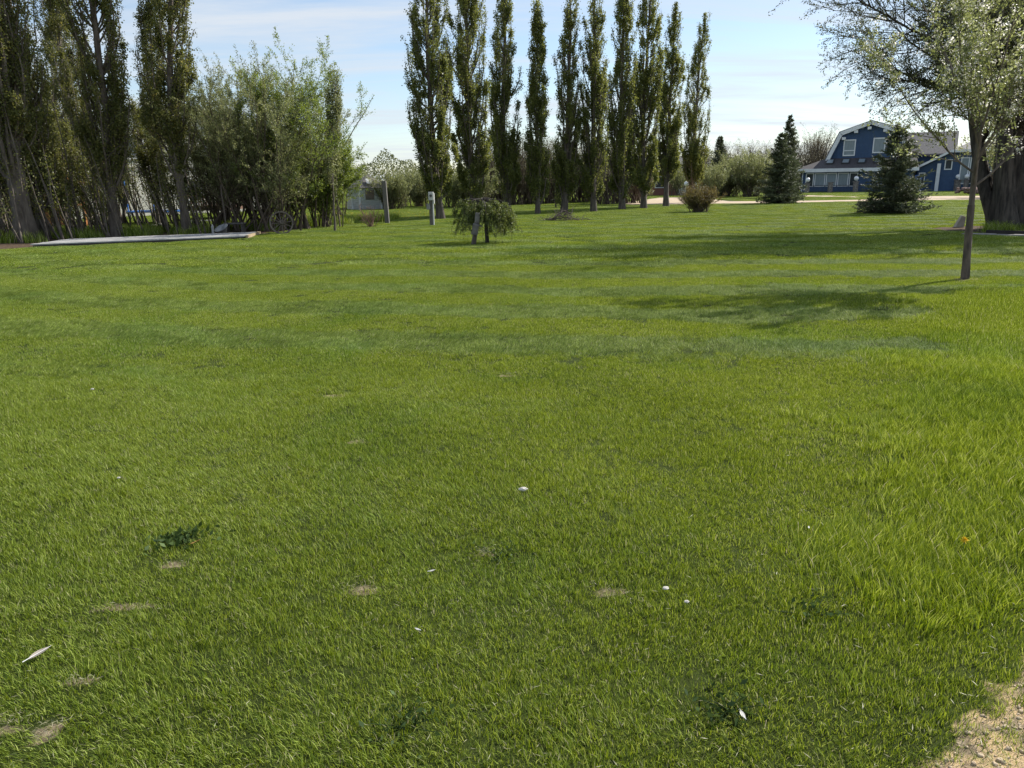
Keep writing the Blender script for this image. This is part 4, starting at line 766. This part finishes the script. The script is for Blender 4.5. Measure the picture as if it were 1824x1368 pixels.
def spruce(base, H, W, seed, label, group=None, lsz=.13, dens=1.0, mt=spruce_leaf):
    rng = np.random.default_rng(seed); base = np.array(base); T = resample([base, base + [0, 0, H]], 10); rad = np.linspace(.03 * H / 2, .01, 10)
    parts = [tubes(T[None], rad[None], 8, .06, rng)]; nl = int(H / .16); S, D, L = [], [], []
    for i in range(nl):
        z = .14 + (H - .2) * (i / nl) ** 1.12; u = z / H; wl = W / 2 * (1 - u) ** .82 * (1 if u > .06 else .85); k = int(5 + 7 * (1 - u)); 
        for j in range(k):
            a = rng.uniform(0, 2 * np.pi); S.append(base + [0, 0, z + rng.normal(0, .05)]); e_ = .02 + .55 * u; D.append([math.cos(a), math.sin(a), e_]); L.append(max(.08, wl * rng.uniform(.62, 1.12)))
    S, D, L = map(np.array, (S, D, L)); P, Rr = grow(S, D, L, .012 + .008 * L, 7, rng, .05, -.01, .8); P[:, :, 2] -= (np.linspace(0, 1, 7) * (1 - np.linspace(0, 1, 7)))[None] * L[:, None] * .28; parts.append(tubes(P, Rr, 4))
    # side twigs lie flat to both sides
    ns = 9; i = np.repeat(np.arange(len(L)), ns); t_ = rng.uniform(.15, 1, len(i)); f = t_ * 5.999; k = f.astype(int); q_ = P[i, k] * (1 - (f - k))[:, None] + P[i, k + 1] * (f - k)[:, None]; dd = unit(P[i, k + 1] - P[i, k])
    sd2 = np.cross(dd, [0, 0, 1.0]); sgn = rng.choice([-1, 1], len(i))[:, None]; l2 = L[i] * .32 * (1.1 - t_ * .75) * rng.uniform(.6, 1.2, len(i)) + .06
    P2, R2 = grow(q_, unit(dd * .7 + sd2 * sgn + rng.normal(0, .12, dd.shape)), l2, np.full(len(i), .006), 4, rng, .06, -.04)
    w = l2 / l2.sum(); n = int(9500 * dens * H * W / 18 * 2.3); j = rng.choice(len(P2), n, p=w); f = rng.random(n) * 2.999; k = f.astype(int); u = (f - k)[:, None]
    a = P2[j, k] * (1 - u) + P2[j, k + 1] * u + rng.normal(0, .02, (n, 3)); ad = unit(P2[j, k + 1] - P2[j, k])
    n1 = n // 3; a1, ad1 = on_twigs(P, n1, rng, .03, .1); a = np.concatenate([a, a1]); ad = np.concatenate([ad, ad1])
    V, F = leaves(a, lsz, rng, .30, ad * 1.5, .6); var = np.clip(rng.beta(1.6, 2.6, len(F)), 0, 1)
    return plant('spruce_tree', base, parts, (V, F, var), mt, bark_dark, label, 'tree', group)
p = G(1587, 380.5); H = Pt(1591, 222, p[1])[2]; spruce(p, H, 3.8, 1, 'broad dark spruce standing in front of the blue house', None, .12, 1.25)
p = G(1385, 362.5); H = Pt(1387, 234, p[1])[2]; spruce_mid = leaf_mat('spruce_needle_light', [(0, (0.061, 0.078, 0.038)), (0.5, (0.095, 0.119, 0.057)), (1, (0.189, 0.216, 0.108))], 0.15, 0.6)
spruce(p, H, 3.6, 2, 'conical green spruce beside the driveway left of the blue house', None, .15, .85, spruce_mid)
p = G(1397, 352); H = Pt(1394, 206, p[1])[2]; spruce(p, H, 3.6, 3, 'taller spruce tip showing behind the conical spruce', None, .2, .5)
p = G(1277, 350); H = Pt(1277, 241, p[1])[2]; spruce(p, H, 3.4, 4, 'dark spruce tip rising behind the rounded willow bushes', None, .2, .5)

# blossoming sapling with brown trunk guard
rng = np.random.default_rng(44); p = G(1719, 496); Y = p[1]; fk = Pt(1742, 262, Y)
T1 = resample([p, Pt(1727, 400, Y), Pt(1734, 330, Y), fk, Pt(1746, 235, Y)], 12); parts = [tubes(T1[None], np.linspace(.047, .038, 12)[None], 12, .05, rng)]
n = 9; S0 = T1[rng.integers(7, 12, n)]; az = np.linspace(0, 2 * np.pi, n, endpoint=False) + rng.normal(0, .2, n); d = np.stack([np.cos(az) * .55, np.sin(az) * .45, np.full(n, .95)], 1)
d[0] = (.05, 0, 1); d[1] = (.8, .1, .6); d[4] = (-.75, 0, .55)
L = rng.uniform(1.8, 2.9, n); P1, R1 = grow(S0, d, L, rng.uniform(.016, .028, n), 10, rng, .07, .06, .8); parts.append(tubes(P1, R1, 7))
q_, d, l2, r = spawn(P1, R1, L, 13, rng, .12, 1, .65, .42, .5, short=.45, minr=.006); P2, R2 = grow(q_, unit(d + [0, 0, .2]), l2, r, 7, rng, .12, .05); parts.append(tubes(P2, R2, 5))
q_, d, l3, r = spawn(P2, R2, l2, 7, rng, .1, 1, .7, .45, .6, minr=.003); P3, R3 = grow(q_, d, l3, r, 4, rng, .15, .05); parts.append(tubes(P3, R3, 3))
a, ad = on_twigs(P3, 13000, rng, .022); a2, ad2 = on_twigs(P2, 4500, rng, .022); a = np.concatenate([a, a2]); ad = np.concatenate([ad, ad2])
V, F = leaves(a, .047, rng, .55, ad * .5); sap_leaf = leaf_mat('crabapple_leaf', [(0, (0.12, 0.15, 0.055)), (0.5, (0.20, 0.235, 0.09)), (1, (0.36, 0.40, 0.22))], 0.42)
cl, _ = on_twigs(P3, 750, rng, .02, .5); bl = (cl[:, None] + rng.normal(0, .028, (len(cl), 7, 3))).reshape(-1, 3); bl = bl; BV, BF = leaves(bl, .03, rng, .8)
e = plant('crabapple_sapling', p, parts, [('crown', (V, F, rng.beta(2, 2, len(F))), sap_leaf), ('blossoms', (BV, BF, rng.random(len(BF))), blossom)], None, bark_grey, 'staked young crabapple with white blossoms and brown trunk guard', 'tree')
gd = resample([p, Pt(1727, 400, Y), Pt(1730, 365, Y)], 9); v, f = tubes(gd[None], np.linspace(.070, .056, 9)[None], 12, .09, rng); link('trunk_guard', npmesh('trunk_guard', v - p, f, mat('brown_guard', (.15, .115, .09), (.055, .042, .035), .8, 12, .8, (1, 1, .3))), e)

# great willow at right
rng = np.random.default_rng(55); W0 = np.array([WX, WY, 0]); tips = []
stems = [(-.75, -.2, -.16, .02, .36), (-.35, .1, -.05, .08, .42), (.1, -.15, .02, 0, .46), (.55, .1, .12, 0, .42), (1.0, -.1, .3, .05, .36), (-.45, .5, -.25, .3, .30), (.5, .6, .1, .35, .34)]
S0 = np.array([[WX + s[0], WY + s[1], -.1] for s in stems]); D = np.array([[s[2], s[3], 1] for s in stems]); rr_ = np.array([s[4] for s in stems]); L = np.full(len(stems), 8.2) * rng.uniform(.85, 1.15, len(stems))
P1, R1 = grow(S0, D, L, rr_ * .78, 14, rng, .045, .02, .86); R1[:, 0] *= 1.5; R1[:, 1] *= 1.12; parts = [tubes(P1, R1, 22, .15, rng)]
# limbs: many, with some long ones reaching left
q_, d, l2, r = spawn(P1, R1, L, 13, rng, .22, .98, .85, .5, .42, short=.45); l2 = np.clip(l2, 1.2, 5)
ex = []
for (x_, y_, z_, dx_, dy_, dz_, ll) in ((-.7, 0, 3.3, -1, -.1, .42, 4.9), (-.9, 0, 3.9, -1, 0, .45, 6.2), (-.7, .1, 4.4, -1, -.3, .55, 6.0), (-.6, 0, 5.0, -.9, .1, .75, 5.6), (-.6, 0, 3.0, -.9, -.5, .5, 3.2), (-.9, .2, 5.6, -1, .3, .5, 5.0), (-.9, -.2, 4.2, -.8, -.6, .4, 4.4), (-.9, 0, 3.6, -1, .4, .5, 5.2)): ex.append((WX + x_, WY + y_, z_, dx_, dy_, dz_, ll))
ex = [e_[:6] + (e_[6] + .8,) for e_ in ex]
for e_ in ((-.6, -.2, 3.1, -1, -.35, .12, 3.6), (-.8, .1, 3.4, -1, .2, .1, 3.9), (-.7, -.4, 3.7, -.8, -.7, .2, 3.4)): ex.append((WX + e_[0], WY + e_[1]) + e_[2:])
ex = np.array(ex); q_ = np.concatenate([q_, ex[:, :3]]); d = np.concatenate([d, ex[:, 3:6]]); l2 = np.concatenate([l2, ex[:, 6]]); r = np.concatenate([r, np.full(len(ex), .06)]); r = np.clip(r, .03, .12)
P2, R2 = grow(q_, unit(d + [0, 0, .1]), l2, r, 10, rng, .11, .03, .85); parts.append(tubes(P2, R2, 7)); P2b, R2b, l2b = np.concatenate([P2, P2[-11:], P2[-11:]]), np.concatenate([R2, R2[-11:], R2[-11:]]), np.concatenate([l2, l2[-11:], l2[-11:]])
q_, d, l3, r = spawn(P2b, R2b, l2b, 13, rng, .2, 1, .7, .42, .5, short=.35, minr=.012); l3 = np.clip(l3, .8, 2.6); P3, R3 = grow(q_, d, l3, r, 7, rng, .14, .02); parts.append(tubes(P3, R3, 4))
q_, d, l4, r = spawn(P3, R3, l3, 6, rng, .15, 1, .75, .45, .5, short=.3, minr=.005); P4, R4 = grow(q_, d, np.clip(l4, .3, .9), r, 5, rng, .15, -.01); parts.append(tubes(P4, R4, 3))
a, ad = on_twigs(P4, 190000, rng, .035); a2, ad2 = on_twigs(P3, 40000, rng, .04); a = np.concatenate([a, a2]); ad = np.concatenate([ad, ad2]); k = (a[:, 2] > 2.0); a, ad = a[k], ad[k]
V, F = leaves(a, .068, rng, .42, ad * .7)
plant('willow_tree', W0, parts, (V, F, rng.beta(2, 2, len(F))), dark_willow_leaf, bark_dark, 'massive old many stemmed willow at the right edge', 'tree')

# ------------------------------------------------------------------ background thickets
protoA = shrub('willow_bush', np.zeros(3), 4.8, 4.8, 61, 22000, .12, willow_leaf, 'rounded grey green willow bush behind the driveway', nst=44, n2=9, n3=5, rb=.045, spread=.8, zmin=.2, foot=.10)
protoB = shrub('bare_thicket_tree', np.zeros(3), 6.5, 4.0, 62, 3600, .10, brown_leaf, 'brown budding thicket tree behind the poplar row', 'tree', nst=26, n2=8, n3=6, rb=.05, spread=.45, zmin=1.0, foot=.10)
protoC = shrub('green_thicket_tree', np.zeros(3), 5.0, 3.6, 63, 8000, .13, willow_leaf, 'green thicket tree behind the poplar row', 'tree', nst=24, n2=7, n3=5, rb=.05, spread=.5, zmin=.5, foot=.10)
used = set()
def put(pr, px, Y, s, label, group, rz=None, sz=None):
    x_ = Pt(px, 350, Y)[0]; o = pr if pr.name not in used else copy_tree(pr); used.add(o.name)
    o.location = (x_, Y, 0); o.rotation_euler = (0, 0, rz if rz is not None else (px * 7.3) % 6.28); o.scale = (s, s, sz or s); o['label'] = label
    if group: o['group'] = group
    elif 'group' in o: del o['group']
    return o
put(protoA, 1335, 74, 1.05, 'largest rounded willow bush, next to the conical spruce', None)
put(protoA, 1298, 76, .95, 'rounded willow bush just left of the largest one', None)
put(protoA, 1268, 72, .72, 'lowest rounded willow bush, behind the round rusty bush', None)
put(protoA, 1372, 80, .9, 'willow bush partly hidden behind the conical spruce', None)
gB = 'bare brown trees behind the poplar row'; lB = 'brown budding thicket tree in the mass behind the poplar row'
for i, px in enumerate((868, 893, 918, 938, 966, 985, 1015, 1035, 1062, 1082, 1106, 1128)):
    put(protoB, px, 56 + (i * 37 % 9), .82 + .05 * (i % 3), lB, gB)
gC = 'green trees behind the poplar row'; lC = 'low green thicket tree in the mass behind the poplar row'
for i, px in enumerate((880, 906, 948, 998, 1048, 1094, 1140)): put(protoC, px, 62 + (i * 23 % 5), .85 + .06 * (i % 2), lC, gC)
for i, px in enumerate((1420, 1436, 1452, 1470)): put(protoB, px, 112 + 3 * i, [1.35, 1.6, 1.5, 1.3][i], 'tall budding tree between the conical spruce and the blue house', 'budding trees left of the blue house')
for i, px in enumerate((1255, 1290, 1330, 1366)): put(protoB, px, 104, 1.15, 'bare tree showing above the rounded willow bushes', 'bare trees above the willow bushes')
put(protoC, 1205, 84, .85, 'yellow green tree above the brick cottage', None)
for i, px in enumerate((700, 722, 745, 768, 640, 800, 826, 858)): put([protoA, protoC][i % 2], px, 52 + (i * 13 % 7), .62, 'grey green bush in the hedge behind the shed', 'bushes behind the shed')
for i, (px, Y, s) in enumerate(((60, 48, 1.3), (150, 52, 1.2), (10, 44, 1.3), (-60, 40, 1.3), (500, 62, .95), (560, 60, .9))): put([protoC, protoB][i % 2], px, Y, s, 'background tree glimpsed through the trees on the left', 'background trees on the left')
for i, (px, Y, s) in enumerate(((1800, 60, 1.2), (1850, 56, 1.2), (1900, 60, 1.3), (1770, 110, 1.2))): put([protoC, protoA][i % 2], px, Y, s, 'background tree behind the great willow', 'background trees behind the willow')
# far tree belt: one mass
rng = np.random.default_rng(77); n = 110000; a = rng.uniform(-1.05, 1.05, n); rad_ = rng.uniform(165, 185, n); X = np.sin(a) * rad_; Y_ = np.cos(a) * rad_; hmax = 5.6 + 1.6 * np.sin(a * 31) + 1.1 * np.sin(a * 77 + 1) + .7 * np.sin(a * 190)
P_ = np.stack([X, Y_, hmax * rng.random(n) ** .8], 1); V, F = leaves(P_, .42, rng, .7)
tag(link('far_trees', npmesh('far_trees', V, F, dark_willow_leaf, attr=rng.random(len(F)))), 'distant belt of trees along the horizon', None, kind='stuff')

# ------------------------------------------------------------------ small things in the grass
def g0(px, py): p_ = G(px, py); p_[2] = float(gz(p_[0], p_[1])); return p_
fe = mat('feather', (.36, .31, .26), (.22, .19, .16), .6, 30)
def feather(px, py, L_, rz, m_, lb, curl=.3):
    p = g0(px, py); e = empty('feather', tuple(p + np.array([0, 0, .03])), lb, 'feather', rz); K = 9; V = []; F_ = []
    for k_ in range(K):
        u = k_ / (K - 1); w_ = .16 * L_ * math.sin(math.pi * min(1, u * 1.15 + .02)) ** .7 * (1 if u < .95 else .3) + .001; z_ = .25 * L_ * curl * u * u
        V += [(u * L_, -w_, z_ + w_ * .3), (u * L_, 0, z_), (u * L_, w_, z_ + w_ * .3)]
    for k_ in range(K - 1):
        for s_ in (0, 1): a_ = k_ * 3 + s_; F_.append((a_, a_ + 3, a_ + 4, a_ + 1))
    MB().add(V, F_).build('vane', m_, e); MB().bar((-.25 * L_, 0, .002), (.95 * L_, 0, .25 * L_ * curl * .9), .0016, .0006, 5).build('quill', sign_white, e)
feather(52, 1180, .085, R(62), fe, 'grey brown feather lying in the grass at lower left')
wf = mat('white_feather', (.6, .58, .53), (.42, .40, .36), .6, 30)
feather(1325, 1300, .034, R(100), wf, 'white feather in the grass near the bottom at right', .8)
feather(765, 1026, .028, R(20), wf, 'small white feather in the grass left of centre', .6)
feather(748, 1135, .022, R(150), wf, 'tiny white feather low in the centre left grass', .6)
feather(1440, 950, .02, R(70), wf, 'tiny white feather in the sunny grass at right', .6)
pw = mat('crumpled_white', (.55, .52, .47), (.40, .37, .33), .7, 8)
p = g0(932, 882); rg2 = random.Random(4); mb = MB(); mb.ball((0, 0, .034), .018, 12, 7, (1.35, .9, .55), .14, 9); tag(mb.build('crumpled_tissue', pw, loc=tuple(p)), 'small crumpled white scrap on the middle of the lawn', 'scrap')
for px, py, s_, lb in ((166, 702, .011, 'white speck of litter in the grass at far left'), (1185, 1065, .010, 'pale pebble right of the dry patch'), (1222, 1090, .008, 'tiny pale pebble lower right of the dry patch'), (214, 867, .008, 'tiny white scrap in the dark green grass on the left')):
    tag(MB().ball((0, 0, .03), s_, 9, 6, (1.3, 1, .6), .15, px).build('pebble', pw, loc=tuple(g0(px, py))), lb, 'pebble')
# dandelion
p = g0(1714, 990); e = empty('dandelion', tuple(p), 'single yellow dandelion in the long grass at right', 'flower'); yel = mat('dandelion_yellow', (.85, .62, .03), (.80, .52, .02), .6, 50)
rng = np.random.default_rng(3); P_ = np.tile(np.array([[0, 0, .085]]), (70, 1)); V, F = leaves(P_, .017, rng, .25, np.array([0, 0, .5])); link('petals', npmesh('petals', V, F, yel), e)
MB().bar((0, 0, 0), (0, 0, .085), .0022, .0018, 6).build('stem', mat('stem_green', (.14, .2, .06), None, .6), e)
# weed patch with broad leaves
weed_leaf = leaf_mat('weed_leaf', [(0, (0.03, 0.055, 0.018)), (.6, (0.055, 0.09, 0.028)), (1, (0.10, 0.15, 0.05))], .2, .6, spec=.12)
def weed(px, py, n, s, sz, seed, lb):
    p = g0(px, py); rg_ = np.random.default_rng(seed); e = empty('weed_plant', tuple(p), lb, 'weed'); q_ = np.stack([rg_.normal(0, s * 1.2, n), rg_.normal(0, s, n), rg_.uniform(.004, .035, n)], 1)
    V, F = leaves(q_, sz, rg_, .5, np.array([0, 0, .22]), .8, .8); link('foliage', npmesh('foliage', V, F, weed_leaf, attr=rg_.random(n)), e)
    m_ = MB()
    for k_ in range(14): m_.bar((0, 0, 0), tuple(q_[k_]), .0018, .001, 4)
    m_.build('stems', weed_leaf, e)
weed(325, 968, 190, .055, .034, 1, 'low dark broad leaved weed patch at lower left')
weed(1450, 1105, 80, .06, .026, 2, 'small flat weed in the grass right of the dry patch')
weed(900, 985, 60, .05, .02, 3, 'small pale weed in the grass near the centre')
weed(720, 1300, 70, .05, .026, 4, 'small weed at the bottom of the lawn left of centre')
weed(1300, 1270, 70, .05, .03, 5, 'small weed beside the white feather near the bottom right')
o = MB().slab([(-.008, -.02, .03), (.006, -.018, .034), (.010, .012, .04), (.0, .024, .036), (-.01, .01, .03)], .001); tag(o.build('dead_leaf', mat('orange_leaf', (.42, .22, .06), None, .6), loc=tuple(g0(350, 980)), rot=(0, 0, R(-40))), 'orange dead leaf on the dark weed patch', 'leaf')
# pebbles in the bare corner: uncountable
rng = np.random.default_rng(8); n = 700; a = np.array([G(rng.uniform(1600, 1860), rng.uniform(1200, 1400)) for _ in range(n)]); a = a[corner(a[:, 0], a[:, 1]) > .6]
mb = MB(); r2 = random.Random(5)
for k_, q_ in enumerate(a): s_ = .0012 + .007 * r2.random() ** 3.5; mb.ball((q_[0], q_[1], float(gz(q_[0], q_[1])) + s_ * .3), s_, 6, 4, (r2.uniform(.8, 1.5), 1, .7), .15, k_)
tag(mb.build('gravel', mat('corner_gravel', (.60, .48, .33), (.34, .26, .18), .9, 60)), 'loose grit in the bare sandy corner', None, kind='stuff')
# dry clippings scattered over the lawn, dandelions in the far grass
rng = np.random.default_rng(9); n = 2200; pxs = rng.uniform(-20, 1850, n); pys = 560 + 830 * rng.random(n) ** .8; a = np.array([G(x_, y_) for x_, y_ in zip(pxs, pys)]); a[:, 2] = gz(a[:, 0], a[:, 1]) + rng.uniform(.012, .04, n)
ex_ = [np.stack([rng.normal(c_[0], rx_ * .6, 70), rng.normal(c_[1], ry_ * .7, 70), rng.uniform(.004, .02, 70)], 1) for c_, rx_, ry_ in DIRT] + [np.array([[*G(rng.uniform(1560, 1860), rng.uniform(1180, 1390))[:2], rng.uniform(.004, .02)] for _ in range(260)])]; a = np.concatenate([a] + ex_); n = len(a); dry = leaf_mat('dry_straw', [(0, (0.22, 0.20, 0.10)), (1, (0.38, 0.37, 0.24))], .2); V, F = leaves(a, .028, rng, .08, None, 1.0); A = V.reshape(-1, 4, 3); A[:, :, 2] = A[:, :1, 2] + (A[:, :, 2] - A[:, :1, 2]) * .35
tag(link('dry_clippings', npmesh('dry_clippings', A.reshape(-1, 3), F, dry, attr=rng.random(n))), 'scattered straw coloured clippings on the lawn', None, kind='stuff')
n = 420; a = np.stack([rng.uniform(G(560, 375)[0], G(800, 375)[0], n), rng.uniform(35.5, 44, n), rng.uniform(.06, .1, n)], 1); V, F = leaves(np.repeat(a, 2, 0), .035, rng, .9)
tag(link('far_dandelions', npmesh('far_dandelions', V, F, yel)), 'yellow dandelions dotting the grass in front of the shed', None, kind='stuff')
